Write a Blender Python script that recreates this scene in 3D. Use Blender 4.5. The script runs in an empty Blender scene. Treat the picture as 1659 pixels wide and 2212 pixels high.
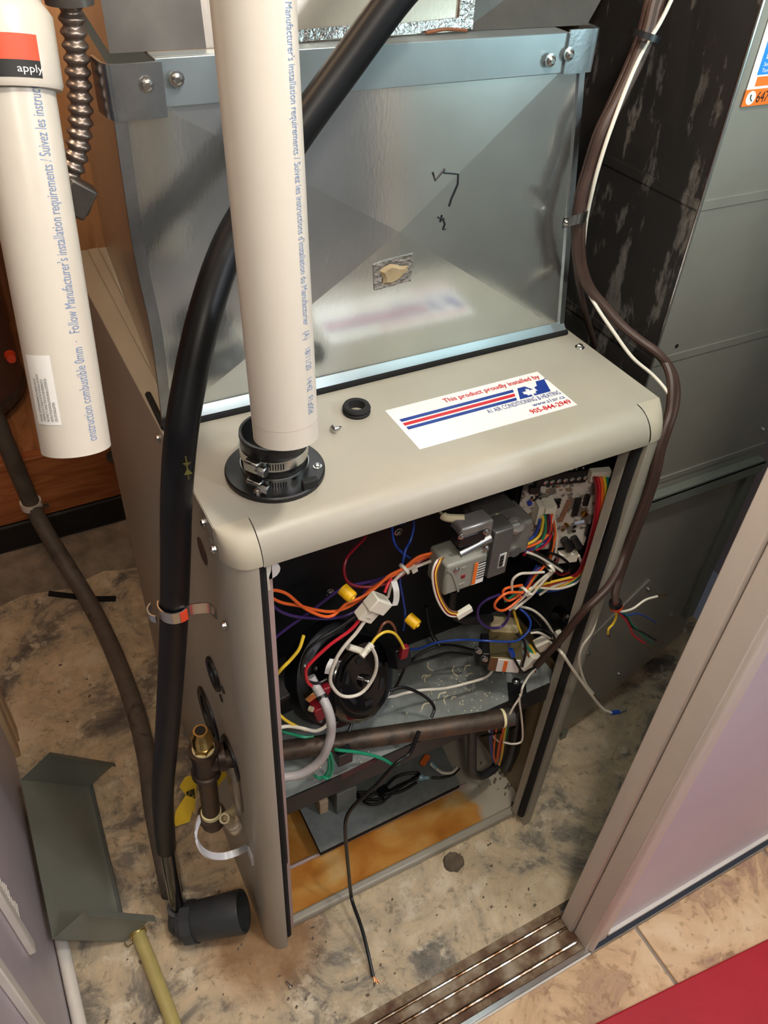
import bpy, bmesh, math, random
from mathutils import Vector, Matrix
random.seed(7)
V = Vector
# ------------------------------------------------------------------ camera
F_PX, IW, IH = 1745.277, 1659, 2212
CAM = V((-.15439, -.572347, 1.598047))
ROT = Matrix.Rotation(-.524971, 3, 'Z') @ Matrix.Rotation(.85145, 3, 'X') @ Matrix.Rotation(.064009, 3, 'Z')
sc = bpy.context.scene
cd = bpy.data.cameras.new('camera'); cam = bpy.data.objects.new('camera', cd)
sc.collection.objects.link(cam)
cam.matrix_world = Matrix.Translation(CAM) @ ROT.to_4x4()
cd.sensor_fit = 'HORIZONTAL'; cd.sensor_width = 36; cd.lens = F_PX / IW * 36
cd.clip_start = .02; cd.clip_end = 50
sc.camera = cam
# ------------------------------------------------------------------ light
sc.view_settings.view_transform = 'Standard'; sc.view_settings.look = 'None'
sc.view_settings.gamma = 1; sc.view_settings.use_curve_mapping = False
sc.view_settings.exposure = -0.12
w = bpy.data.worlds.new('world'); sc.world = w; w.use_nodes = True
w.node_tree.nodes['Background'].inputs[0].default_value = (.80, .84, 1.0, 1)
w.node_tree.nodes['Background'].inputs[1].default_value = .05
def lamp(name, loc, power, col, radius):
    l = bpy.data.lights.new(name, 'POINT'); l.energy = power; l.color = col; l.shadow_soft_size = radius
    o = bpy.data.objects.new(name, l); o.location = loc; sc.collection.objects.link(o); return o
lamp('ceiling_bulb', (.27, -.42, 2.2), 34, (1, .92, .82), .045)
lamp('camera_fill', (-.20, -.80, 1.95), 16, (1, .90, .78), .05)  # added fill near the camera, standing in for its flash
lamp('closet_bulb', (.70, -.125, 1.47), 2.4, (.70, .96, 1.0), .03)
lamp('room_bulb', (1.3, -1.5, 2.2), 42, (.88, .90, 1.0), .08)
lamp('wall_bulb', (-.30, .42, 2.1), 10, (1, .68, .43), .05)
# ------------------------------------------------------------------ helpers
def at(x, y, X=None, Y=None, Z=None):
    d = ROT @ V(((x - IW / 2) / F_PX, -(y - IH / 2) / F_PX, -1))
    i, v = (0, X) if X is not None else (1, Y) if Y is not None else (2, Z)
    return CAM + d * ((v - CAM[i]) / d[i])
def lin(c):
    return tuple(((v / 255) / 12.92 if v <= 10 else (((v / 255) + .055) / 1.055) ** 2.4) for v in c) + (1,)
def spline(pts, n=6):
    pts = [V(p) for p in pts]
    if len(pts) < 3: return pts
    P = [2 * pts[0] - pts[1]] + pts + [2 * pts[-1] - pts[-2]]
    out = []
    for i in range(1, len(P) - 2):
        a, b, c, d = P[i - 1:i + 3]
        for k in range(n):
            t = k / n
            out.append(.5 * ((2 * b) + (c - a) * t + (2 * a - 5 * b + 4 * c - d) * t * t + (3 * b - a - 3 * c + d) * t ** 3))
    return out + [pts[-1]]
def frame(n):
    n = n.normalized(); a = V((0, 0, 1)) if abs(n.z) < .9 else V((1, 0, 0))
    u = n.cross(a).normalized(); return u, n.cross(u)
class B:
    def __init__(s): s.v = []; s.f = []
    def add(s, vs, fs):
        o = len(s.v); s.v += [V(p) for p in vs]; s.f += [tuple(i + o for i in f) for f in fs]; return s
    def box(s, x0, x1, y0, y1, z0, z1):
        return s.add([(x, y, z) for x in (x0, x1) for y in (y0, y1) for z in (z0, z1)],
                     [(0, 1, 3, 2), (4, 6, 7, 5), (0, 4, 5, 1), (2, 3, 7, 6), (0, 2, 6, 4), (1, 5, 7, 3)])
    def obox(s, c, ax, h):
        c = V(c); A = [V(a).normalized() * k for a, k in zip(ax, h)]
        return s.add([c + A[0] * i + A[1] * j + A[2] * k for i in (-1, 1) for j in (-1, 1) for k in (-1, 1)],
                     [(0, 1, 3, 2), (4, 6, 7, 5), (0, 4, 5, 1), (2, 3, 7, 6), (0, 2, 6, 4), (1, 5, 7, 3)])
    def hexa(s, q):
        return s.add(q, [(0, 3, 2, 1), (4, 5, 6, 7), (0, 1, 5, 4), (1, 2, 6, 5), (2, 3, 7, 6), (3, 0, 4, 7)])
    def prism(s, poly, vec):
        n = len(poly); vec = V(vec)
        return s.add([V(p) for p in poly] + [V(p) + vec for p in poly],
                     [tuple(range(n))[::-1], tuple(range(n, 2 * n))] + [(i, (i + 1) % n, n + (i + 1) % n, n + i) for i in range(n)])
    def lathe(s, p, axis, prof, n=24, cap=True, closed=False):
        p = V(p); a = V(axis).normalized(); u, w_ = frame(a); o = len(s.v); m = len(prof)
        for t, r in prof:
            for k in range(n):
                th = 2 * math.pi * k / n
                s.v.append(p + a * t + (u * math.cos(th) + w_ * math.sin(th)) * r)
        for i in range(m if closed else m - 1):
            j = (i + 1) % m
            for k in range(n): s.f.append((o + i * n + k, o + i * n + (k + 1) % n, o + j * n + (k + 1) % n, o + j * n + k))
        if cap and not closed:
            s.f.append(tuple(o + k for k in range(n))[::-1]); s.f.append(tuple(o + (m - 1) * n + k for k in range(n)))
        return s
    def cyl(s, a, b, r, r2=None, n=16):
        a, b = V(a), V(b); return s.lathe(a, b - a, [(0, r), ((b - a).length, r if r2 is None else r2)], n)
    def pipe(s, a, b, ro, ri, n=32):
        a, b = V(a), V(b); L = (b - a).length
        return s.lathe(a, b - a, [(0, ri), (0, ro), (L, ro), (L, ri)], n, closed=True)
    def tube(s, pts, r, n=8, smooth=6, cap=True):
        P = spline(pts, smooth) if smooth else [V(p) for p in pts]
        o = len(s.v); T = (P[1] - P[0]).normalized(); u, w_ = frame(T); m = len(P)
        for i, q in enumerate(P):
            t = (P[min(i + 1, m - 1)] - P[max(i - 1, 0)])
            if t.length < 1e-9: t = T
            t.normalize(); u = (u - t * u.dot(t)).normalized(); w2 = t.cross(u)
            rr = r(i / (m - 1)) if callable(r) else r
            for k in range(n):
                th = 2 * math.pi * k / n; s.v.append(q + (u * math.cos(th) + w2 * math.sin(th)) * rr)
        for i in range(m - 1):
            for k in range(n): s.f.append((o + i * n + k, o + i * n + (k + 1) % n, o + (i + 1) * n + (k + 1) % n, o + (i + 1) * n + k))
        if cap:
            s.f.append(tuple(o + k for k in range(n))[::-1]); s.f.append(tuple(o + (m - 1) * n + k for k in range(n)))
        return s
    def strap(s, pts, wid, th, side, smooth=6):
        P = spline(pts, smooth) if smooth else [V(p) for p in pts]; side = V(side).normalized(); m = len(P); o = len(s.v)
        for i, q in enumerate(P):
            t = (P[min(i + 1, m - 1)] - P[max(i - 1, 0)]).normalized(); nn = t.cross(side).normalized()
            for a, b in ((-1, -1), (1, -1), (1, 1), (-1, 1)): s.v.append(q + side * a * wid / 2 + nn * b * th / 2)
        for i in range(m - 1):
            for k in range(4): s.f.append((o + i * 4 + k, o + i * 4 + (k + 1) % 4, o + i * 4 + 4 + (k + 1) % 4, o + i * 4 + 4 + k))
        s.f.append((o + 3, o + 2, o + 1, o)); e = o + 4 * (m - 1); s.f.append((e, e + 1, e + 2, e + 3)); return s
    def screw(s, p, n, r=.0045):
        p, n = V(p), V(n).normalized()
        s.lathe(p, n, [(0, r * 1.25), (r * .25, r * 1.25), (r * .3, r * .85), (r * .75, r * .8), (r * 1.0, r * .45)], 10)
        return s
    def ball(s, c, r, n=10):
        return s.lathe(V(c) - V((0, 0, r)), (0, 0, 1), [(r - r * math.cos(math.pi * k / n), max(1e-5, r * math.sin(math.pi * k / n))) for k in range(n + 1)], n * 2, cap=False)
    def build(s, name, m, parent=None, bevel=0, smooth=35, label=None):
        me = bpy.data.meshes.new(name)
        base = V((0, 0, 0))
        if parent is None:
            xs, ys, zs = zip(*[tuple(p) for p in s.v]); base = V(((min(xs) + max(xs)) / 2, (min(ys) + max(ys)) / 2, min(zs)))
        else:
            q = parent
            while q.parent: q = q.parent
            base = q.location.copy()
        # part frames coincide with their thing's frame
        me.from_pydata([tuple(p - base) for p in s.v], [], s.f); me.update()
        bm = bmesh.new(); bm.from_mesh(me); bmesh.ops.recalc_face_normals(bm, faces=bm.faces); bm.to_mesh(me); bm.free()
        if smooth:
            me.polygons.foreach_set('use_smooth', [True] * len(me.polygons)); me.set_sharp_from_angle(angle=math.radians(smooth))
        me.materials.append(MAT[m] if isinstance(m, str) else m)
        o = bpy.data.objects.new(name, me); sc.collection.objects.link(o)
        if parent is None: o.location = base
        else:
            o.parent = parent
            if parent.type == 'MESH' and parent.parent is None: pass
        if bevel:
            b = o.modifiers.new('bevel', 'BEVEL'); b.width = bevel; b.segments = 2; b.limit_method = 'ANGLE'; b.angle_limit = math.radians(40)
        if label: o['label'] = label
        return o
def thing(name, label, cat, loc, group=None):
    o = bpy.data.objects.new(name, None); o.empty_display_size = .02; sc.collection.objects.link(o)
    o.location = loc; o['label'] = label; o['category'] = cat
    if group: o['group'] = group
    return o
def tag(o, label, cat, group=None):
    o['label'] = label; o['category'] = cat
    if group: o['group'] = group
    return o
def struct(o): o['kind'] = 'structure'; return o
def text2d(s, size, align='LEFT', sx=1.0, bold=0):
    c = bpy.data.curves.new('t', 'FONT'); c.body = s; c.size = size; c.align_x = align; c.resolution_u = 3; c.offset = bold
    o = bpy.data.objects.new('t', c); sc.collection.objects.link(o)
    bpy.context.view_layer.update()
    me = bpy.data.meshes.new_from_object(o.evaluated_get(bpy.context.evaluated_depsgraph_get()))
    vs = [(v.co.x * sx, v.co.y) for v in me.vertices]; fs = [tuple(p.vertices) for p in me.polygons]
    bpy.data.objects.remove(o); bpy.data.curves.remove(c); bpy.data.meshes.remove(me)
    return vs, fs
def flat_text(b, s, size, o, U, W_, sx=1.0, align='LEFT', bold=0, width=None):
    vs, fs = text2d(s, size, align, sx, bold)
    if width:
        x0 = min(v[0] for v in vs); x1 = max(v[0] for v in vs); k = width / (x1 - x0); vs = [((v[0] - x0) * k, v[1]) for v in vs]
    o, U, W_ = V(o), V(U), V(W_)
    return b.add([o + U * x + W_ * y for x, y in vs], fs)
def pipe_text(b, s, size, p0, ax, r, ang0, out, right, sgn, sx=1.0):
    """text wrapped on a pipe: runs along ax, letters' up direction turns sgn*right"""
    vs, fs = text2d(s, size, 'LEFT', sx)
    res = []
    for x, y in vs:
        th = ang0 + sgn * (y - size * .35) / r
        res.append(V(p0) + V(ax) * x + (out * math.cos(th) + right * math.sin(th)) * (r + .0003))
    return b.add(res, fs)
# ------------------------------------------------------------------ materials
MAT = {}
def nd(t, typ, **k):
    n = t.nodes.new(typ)
    for a, v in k.items(): setattr(n, a, v)
    return n
def ramp(t, stops):
    r = nd(t, 'ShaderNodeValToRGB'); e = r.color_ramp.elements
    while len(e) < len(stops): e.new(.5)
    for x, (p, c) in zip(e, stops): x.position = p; x.color = c
    return r
def mat(name, col, rough=.5, metal=0, var=.0, scale=20, bump=0, bscale=None, spec=.5, stops=None, detail=6, coat=0, trans=0, alpha=1):
    m = bpy.data.materials.new(name); m.use_nodes = True; t = m.node_tree; p = t.nodes['Principled BSDF']; MAT[name] = m
    c = lin(col) if len(col) == 3 else col
    p.inputs['Base Color'].default_value = c; p.inputs['Roughness'].default_value = rough; p.inputs['Metallic'].default_value = metal
    p.inputs['Specular IOR Level'].default_value = spec; p.inputs['Coat Weight'].default_value = coat
    p.inputs['Transmission Weight'].default_value = trans
    if var or stops or bump:
        tc = nd(t, 'ShaderNodeTexCoord')
        n = nd(t, 'ShaderNodeTexNoise'); n.inputs['Scale'].default_value = scale; n.inputs['Detail'].default_value = detail; n.inputs['Roughness'].default_value = .6
        t.links.new(tc.outputs['Object'], n.inputs['Vector'])
        if stops or var:
            if not stops:
                d = tuple(max(0, v * (1 - var)) for v in c[:3]) + (1,); l = tuple(min(1, v * (1 + var)) for v in c[:3]) + (1,)
                stops = [(.3, d), (.7, l)]
            else: stops = [(a, lin(b)) for a, b in stops]
            r = ramp(t, stops); t.links.new(n.outputs['Fac'], r.inputs['Fac']); t.links.new(r.outputs['Color'], p.inputs['Base Color'])
        if bump:
            n2 = nd(t, 'ShaderNodeTexNoise'); n2.inputs['Scale'].default_value = bscale or scale * 4; n2.inputs['Detail'].default_value = 4
            t.links.new(tc.outputs['Object'], n2.inputs['Vector'])
            b = nd(t, 'ShaderNodeBump'); b.inputs['Strength'].default_value = bump; b.inputs['Distance'].default_value = .002
            t.links.new(n2.outputs['Fac'], b.inputs['Height']); t.links.new(b.outputs['Normal'], p.inputs['Normal'])
    return m
mat('beige', (164, 159, 146), .38, var=.04, scale=9, bump=.04, bscale=900)
mat('beige_cap', (174, 167, 150), .5, var=.05, scale=30)
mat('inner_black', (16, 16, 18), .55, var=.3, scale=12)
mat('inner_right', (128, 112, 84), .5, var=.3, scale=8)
mat('gasket', (14, 14, 15), .9, bump=.3, bscale=300)
mat('shelf', (134, 140, 138), .42, metal=.1, var=.16, scale=60, bump=.05, bscale=600)
mat('shelf_lip', (46, 46, 48), .4, metal=.4, var=.2, scale=20)
mat('pvc', (206, 200, 189), .32, var=.02, scale=12)
mat('print_blue', (120, 142, 178), .6)
mat('black_hose', (13, 14, 17), .42, var=.35, scale=25, spec=.3)
mat('black_plastic', (20, 20, 22), .38, var=.2, scale=30)
mat('black_gloss', (10, 8, 8), .13, coat=.6)
mat('rubber', (24, 24, 25), .75)
mat('galv_corner', (188, 196, 202), .3, metal=1, var=.12, scale=40, bump=.1, bscale=200)
mat('steel', (196, 196, 194), .24, metal=1, var=.08, scale=60)
mat('steel_dark', (98, 94, 90), .38, metal=.6, var=.2, scale=50)
mat('foil', (178, 178, 176), .24, metal=1, bump=1.0, bscale=160)
mat('putty', (164, 146, 116), .85, var=.12, scale=60)
mat('marker', (16, 14, 26), .5)
mat('duct', (156, 152, 143), .36, metal=.45, var=.10, scale=5, bump=.03, bscale=300)
mat('cable_brown', (66, 47, 40), .5, var=.15, scale=30)
mat('white_wire', (226, 220, 206), .4)
mat('red_wire', (196, 34, 48), .35); mat('dkred_wire', (130, 22, 34), .35); mat('orange_wire', (238, 106, 44), .38)
mat('purple_wire', (62, 40, 104), .38); mat('blue_wire', (26, 62, 150), .35); mat('yellow_wire', (236, 200, 60), .38)
mat('green_wire', (22, 136, 100), .38); mat('black_wire', (15, 15, 16), .38); mat('brown_wire', (120, 74, 50), .4); mat('grey_wire', (150, 148, 148), .4)
mat('maroon', (58, 22, 26), .4)
mat('copper', (214, 140, 96), .25, metal=1)
mat('nylon', (226, 222, 206), .4, spec=.5); mat('nylon_ivory', (216, 202, 164), .4)
mat('yellow_cap', (240, 186, 18), .42)
mat('grey_tube', (176, 172, 172), .38)
mat('iron', (66, 54, 46), .5, metal=.5, scale=28, stops=[(.3, (52, 45, 40)), (.5, (84, 72, 62)), (.66, (98, 76, 58)), (.8, (74, 66, 60))], bump=.3, bscale=120)
mat('iron_fit', (72, 60, 54), .42, metal=.55, var=.25, scale=40, bump=.2, bscale=120)
mat('dope', (238, 228, 180), .7)
mat('brass', (206, 178, 112), .28, metal=1, var=.2, scale=40)
mat('tag_yellow', (238, 204, 40), .5); mat('print_black', (20, 20, 20), .6); mat('print_white', (235, 235, 232), .5)
mat('sticker_white', (236, 236, 234), .35); mat('ink_red', (196, 24, 40), .4); mat('ink_blue', (22, 52, 138), .4)
mat('orange_lbl', (228, 112, 40), .5); mat('blue_lbl', (44, 128, 214), .5); mat('red_lbl', (224, 74, 40), .5)
mat('coupling', (52, 55, 58), .5, var=.15, scale=30)
mat('galv_dark', (124, 128, 120), .40, metal=.3, var=.08, scale=12)
mat('jhook', (206, 208, 214), .35)
mat('clear', (232, 222, 206), .15, trans=.8)
mat('olive_print', (84, 82, 34), .5)
mat('hose_yellow', (176, 164, 104), .35, var=.08, scale=20)
mat('drain_grey', (92, 84, 76), .6, scale=14, stops=[(.35, (80, 73, 66)), (.62, (104, 96, 88)), (.72, (40, 37, 36))])
mat('conduit', (150, 138, 130), .3, metal=.8, var=.15, scale=30)
mat('red_mat', (178, 24, 42), .55, var=.10, scale=6, bump=.1, bscale=400)
mat('rear_paint', (120, 124, 126), .6, var=.05, scale=3)
mat('drywall', (206, 214, 210), .6, var=.03, scale=6)
mat('jamb', (222, 212, 202), .42, var=.03, scale=10)
mat('white_cool_lit', (212, 203, 214), .38, var=.03, scale=4)  # white wall with the bluish light's lavender cast put into its base colour
mat('wall_white', (190, 182, 190), .4, var=.07, scale=9)
mat('trim_white', (224, 220, 212), .4, var=.06, scale=18)
mat('wood_trim', (196, 168, 134), .6, var=.15, scale=10)
mat('ledge', (140, 126, 110), .9, var=.4, scale=18, bump=.6, bscale=60)
mat('tar', (22, 20, 20), .6, var=.5, scale=20, bump=.5, bscale=60)
mat('tank', (104, 82, 72), .4, var=.08, scale=4)
mat('grout', (150, 140, 130), .9, var=.1, scale=60)
mat('pcb', (205, 200, 190), .5, scale=55, stops=[(.44, (120, 112, 104)), (.5, (206, 200, 190)), (.9, (216, 210, 200))], detail=2)
mat('valve_grey', (112, 112, 112), .36, metal=.4, var=.1, scale=30)
mat('valve_alu', (158, 156, 152), .30, metal=.5, var=.12, scale=40)
mat('module', (136, 136, 126), .45, var=.05, scale=20)
mat('resistor', (150, 106, 80), .5); mat('gold', (184, 140, 60), .3, metal=1); mat('blue_cap', (30, 60, 170), .4); mat('res_blue', (150, 160, 180), .4)
mat('lam', (130, 118, 86), .35, metal=.7, var=.15, scale=40)
mat('pink_strip', (176, 154, 150), .5)
mat('mud', (104, 92, 78), .9, var=.3, scale=60, bump=.6, bscale=120)
mat('flake', (226, 216, 186), .7)
mat('wood_block', (196, 172, 140), .7, var=.1, scale=30)
mat('splice', (150, 190, 205), .2)

def galv(name, base, rough, spangle=.10, dirt=None, metal=.75):
    m = mat(name, base, rough, metal); t = m.node_tree; p = t.nodes['Principled BSDF']
    tc = nd(t, 'ShaderNodeTexCoord'); mp = nd(t, 'ShaderNodeMapping'); mp.inputs['Scale'].default_value = (1, 1, .35)
    t.links.new(tc.outputs['Object'], mp.inputs['Vector'])
    n = nd(t, 'ShaderNodeTexNoise'); n.inputs['Scale'].default_value = 260; n.inputs['Detail'].default_value = 3
    t.links.new(mp.outputs['Vector'], n.inputs['Vector'])
    v = nd(t, 'ShaderNodeTexNoise'); v.inputs['Scale'].default_value = 9; v.inputs['Detail'].default_value = 5
    t.links.new(tc.outputs['Object'], v.inputs['Vector'])
    c = lin(base)
    r = ramp(t, [(.3, tuple(x * (1 - spangle) for x in c[:3]) + (1,)), (.7, tuple(min(1, x * (1 + spangle)) for x in c[:3]) + (1,))])
    t.links.new(v.outputs['Fac'], r.inputs['Fac'])
    last = r.outputs['Color']
    if dirt:
        d = nd(t, 'ShaderNodeTexNoise'); d.inputs['Scale'].default_value = dirt[1]; d.inputs['Detail'].default_value = 8; d.inputs['Roughness'].default_value = .7
        mp2 = nd(t, 'ShaderNodeMapping'); mp2.inputs['Scale'].default_value = (1, 1.6, .55); t.links.new(tc.outputs['Object'], mp2.inputs['Vector']); t.links.new(mp2.outputs['Vector'], d.inputs['Vector'])
        rr = ramp(t, [(dirt[3], (1, 1, 1, 1)), (dirt[2], (0, 0, 0, 1))]); t.links.new(d.outputs['Fac'], rr.inputs['Fac'])
        mx = nd(t, 'ShaderNodeMix', data_type='RGBA'); t.links.new(rr.outputs['Color'], mx.inputs['Factor']); t.links.new(last, mx.inputs[6]); mx.inputs[7].default_value = lin(dirt[0])
        last = mx.outputs[2]
        iv = nd(t, 'ShaderNodeMath', operation='SUBTRACT'); iv.inputs[0].default_value = .8; t.links.new(rr.outputs['Color'], iv.inputs[1])
        t.links.new(iv.outputs[0], p.inputs['Metallic'])
    t.links.new(last, p.inputs['Base Color'])
    b = nd(t, 'ShaderNodeBump'); b.inputs['Strength'].default_value = .12; b.inputs['Distance'].default_value = .0006
    t.links.new(n.outputs['Fac'], b.inputs['Height']); t.links.new(b.outputs['Normal'], p.inputs['Normal'])
    return m
galv('galv', (212, 218, 218), .17, metal=.9)
galv('galv_flange', (160, 174, 180), .42)
galv('galv_old', (84, 82, 79), .45, .4, metal=.55)
galv('duct_dirty', (150, 146, 140), .34, .3, ((46, 44, 43), 13, .68, .54))
galv('galv_warm', (176, 168, 156), .30, .08)  # warm base; on the plenum side it stands in for reflected wood

def concrete():
    m = mat('concrete', (170, 150, 124), .75); t = m.node_tree; p = t.nodes['Principled BSDF']; tc = nd(t, 'ShaderNodeTexCoord')
    def noise(sc_, det=8, rg=.65, dist=0):
        n = nd(t, 'ShaderNodeTexNoise'); n.inputs['Scale'].default_value = sc_; n.inputs['Detail'].default_value = det; n.inputs['Roughness'].default_value = rg; n.inputs['Distortion'].default_value = dist
        t.links.new(tc.outputs['Object'], n.inputs['Vector']); return n
    n1 = noise(7, 9, .7, .6); r1 = ramp(t, [(.35, lin((98, 94, 87))), (.43, lin((140, 132, 118))), (.465, lin((178, 164, 140))), (.56, lin((206, 186, 154))), (.70, lin((226, 210, 182)))])
    t.links.new(n1.outputs['Fac'], r1.inputs['Fac'])
    n2 = noise(55, 10, .75, .4); r2 = ramp(t, [(.36, (.42, .41, .40, 1)), (.46, (.92, .92, .92, 1)), (.62, (1.0, 1.0, 1.0, 1))]); t.links.new(n2.outputs['Fac'], r2.inputs['Fac'])
    mx = nd(t, 'ShaderNodeMix', data_type='RGBA', blend_type='MULTIPLY'); mx.inputs['Factor'].default_value = .8
    t.links.new(r1.outputs['Color'], mx.inputs[6]); t.links.new(r2.outputs['Color'], mx.inputs[7])
    n3 = noise(17, 10, .72, .2); r3 = ramp(t, [(.55, (0, 0, 0, 1)), (.63, (.85, .85, .85, 1))]); t.links.new(n3.outputs['Fac'], r3.inputs['Fac'])
    mw = nd(t, 'ShaderNodeMix', data_type='RGBA'); t.links.new(r3.outputs['Color'], mw.inputs['Factor']); t.links.new(mx.outputs[2], mw.inputs[6]); mw.inputs[7].default_value = lin((218, 206, 182))
    # rust around the furnace's front left foot
    sx = nd(t, 'ShaderNodeVectorMath', operation='DISTANCE'); sx.inputs[1].default_value = RUST_AT; t.links.new(tc.outputs['Object'], sx.inputs[0])
    ad = nd(t, 'ShaderNodeMath', operation='MULTIPLY_ADD'); ad.inputs[1].default_value = .05; t.links.new(n1.outputs['Fac'], ad.inputs[0]); t.links.new(sx.outputs['Value'], ad.inputs[2])
    rr = ramp(t, [(.10, (.75, .75, .75, 1)), (.16, (0, 0, 0, 1))]); t.links.new(ad.outputs[0], rr.inputs['Fac'])
    mr = nd(t, 'ShaderNodeMix', data_type='RGBA'); t.links.new(rr.outputs['Color'], mr.inputs['Factor']); t.links.new(mw.outputs[2], mr.inputs[6]); mr.inputs[7].default_value = lin((146, 104, 58))
    t.links.new(mr.outputs[2], p.inputs['Base Color'])
    b = nd(t, 'ShaderNodeBump'); b.inputs['Strength'].default_value = .35; b.inputs['Distance'].default_value = .003; t.links.new(n2.outputs['Fac'], b.inputs['Height']); t.links.new(b.outputs['Normal'], p.inputs['Normal'])
    rg = ramp(t, [(.35, (.42, .42, .42, 1)), (.6, (.8, .8, .8, 1))]); t.links.new(n1.outputs['Fac'], rg.inputs['Fac']); t.links.new(rg.outputs['Color'], p.inputs['Roughness'])
RUST_AT = (-.06, .04 - .73, .05)
concrete()
def stone():
    m = mat('stone_tile', (206, 172, 136), .5); t = m.node_tree; p = t.nodes['Principled BSDF']; tc = nd(t, 'ShaderNodeTexCoord')
    oi = nd(t, 'ShaderNodeObjectInfo')
    off = nd(t, 'ShaderNodeVectorMath', operation='ADD'); t.links.new(tc.outputs['Object'], off.inputs[0]); 
    k = nd(t, 'ShaderNodeMath', operation='MULTIPLY'); k.inputs[1].default_value = 9; t.links.new(oi.outputs['Random'], k.inputs[0]); t.links.new(k.outputs[0], off.inputs[1])
    n = nd(t, 'ShaderNodeTexNoise'); n.inputs['Scale'].default_value = 9; n.inputs['Detail'].default_value = 10; n.inputs['Roughness'].default_value = .62; n.inputs['Distortion'].default_value = .8
    t.links.new(off.outputs[0], n.inputs['Vector'])
    r = ramp(t, [(.36, lin((168, 134, 112))), (.46, lin((202, 168, 132))), (.56, lin((222, 190, 150))), (.7, lin((232, 206, 170)))]); t.links.new(n.outputs['Fac'], r.inputs['Fac'])
    n2 = nd(t, 'ShaderNodeTexNoise'); n2.inputs['Scale'].default_value = 60; n2.inputs['Detail'].default_value = 6; t.links.new(off.outputs[0], n2.inputs['Vector'])
    r2 = ramp(t, [(.34, (.62, .56, .5, 1)), (.42, (1, 1, 1, 1))]); t.links.new(n2.outputs['Fac'], r2.inputs['Fac'])
    mx = nd(t, 'ShaderNodeMix', data_type='RGBA', blend_type='MULTIPLY'); mx.inputs['Factor'].default_value = .7
    t.links.new(r.outputs['Color'], mx.inputs[6]); t.links.new(r2.outputs['Color'], mx.inputs[7]); t.links.new(mx.outputs[2], p.inputs['Base Color'])
    st = ramp(t, [(.44, (0, 0, 0, 1)), (.47, (1, 1, 1, 1))]); t.links.new(n.outputs['Fac'], st.inputs['Fac'])
    b = nd(t, 'ShaderNodeBump'); b.inputs['Strength'].default_value = .5; b.inputs['Distance'].default_value = .003; t.links.new(st.outputs['Color'], b.inputs['Height']); t.links.new(b.outputs['Normal'], p.inputs['Normal'])
stone()
def pan():
    m = mat('rusty_pan', (188, 180, 163), .32); t = m.node_tree; p = t.nodes['Principled BSDF']; tc = nd(t, 'ShaderNodeTexCoord')
    sp = nd(t, 'ShaderNodeSeparateXYZ'); t.links.new(tc.outputs['Object'], sp.inputs[0])
    n = nd(t, 'ShaderNodeTexNoise'); n.inputs['Scale'].default_value = 11; n.inputs['Detail'].default_value = 7; t.links.new(tc.outputs['Object'], n.inputs['Vector'])
    ad = nd(t, 'ShaderNodeMath', operation='MULTIPLY_ADD'); ad.inputs[1].default_value = .12; t.links.new(n.outputs['Fac'], ad.inputs[0]); t.links.new(sp.outputs['X'], ad.inputs[2])
    edge = ramp(t, [(.0, (1, 1, 1, 1)), (.0, (1, 1, 1, 1)), (1, (0, 0, 0, 1))])
    ms = nd(t, 'ShaderNodeMapRange'); ms.inputs['From Min'].default_value = PAN_X - .006; ms.inputs['From Max'].default_value = PAN_X + .006
    ms.inputs['To Min'].default_value = 1; ms.inputs['To Max'].default_value = 0; t.links.new(ad.outputs[0], ms.inputs['Value'])
    n2 = nd(t, 'ShaderNodeTexNoise'); n2.inputs['Scale'].default_value = 9; n2.inputs['Detail'].default_value = 8; n2.inputs['Distortion'].default_value = .5; t.links.new(tc.outputs['Object'], n2.inputs['Vector'])
    r = ramp(t, [(.28, lin((150, 88, 24))), (.42, lin((182, 118, 46))), (.56, lin((200, 146, 74))), (.72, lin((212, 184, 130)))]); t.links.new(n2.outputs['Fac'], r.inputs['Fac'])
    mx = nd(t, 'ShaderNodeMix', data_type='RGBA'); t.links.new(ms.outputs[0], mx.inputs['Factor']); mx.inputs[6].default_value = lin((184, 178, 162)); t.links.new(r.outputs['Color'], mx.inputs[7])
    t.links.new(mx.outputs[2], p.inputs['Base Color'])
PAN_X = .25
pan()
def woodm(name, a, b, sc_=(1, 1, 1), rough=.6):
    m = mat(name, a, rough); t = m.node_tree; p = t.nodes['Principled BSDF']; tc = nd(t, 'ShaderNodeTexCoord'); mp = nd(t, 'ShaderNodeMapping'); mp.inputs['Scale'].default_value = sc_
    t.links.new(tc.outputs['Object'], mp.inputs['Vector'])
    n = nd(t, 'ShaderNodeTexNoise'); n.inputs['Scale'].default_value = 8; n.inputs['Detail'].default_value = 8; n.inputs['Distortion'].default_value = 1.2; t.links.new(mp.outputs['Vector'], n.inputs['Vector'])
    r = ramp(t, [(.3, lin(a)), (.7, lin(b))]); t.links.new(n.outputs['Fac'], r.inputs['Fac']); t.links.new(r.outputs['Color'], p.inputs['Base Color'])
woodm('wood_wall', (142, 92, 58), (190, 130, 84), (6, 1, .5))
woodm('plywood', (200, 146, 98), (226, 176, 126), (5, 1, .6))
woodm('wood_plank', (150, 84, 44), (196, 122, 72), (.8, 4, 6))
def rusty_rail():
    m = mat('rail', (170, 160, 146), .3, metal=.9, scale=30, stops=[(.38, (96, 62, 34)), (.5, (150, 128, 104)), (.62, (206, 200, 190))], bump=.4, bscale=90)
rusty_rail()
mat('track_bed', (110, 92, 74), .6, scale=22, stops=[(.36, (84, 52, 28)), (.5, (120, 98, 74)), (.66, (164, 150, 128))], bump=.5, bscale=70)
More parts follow.
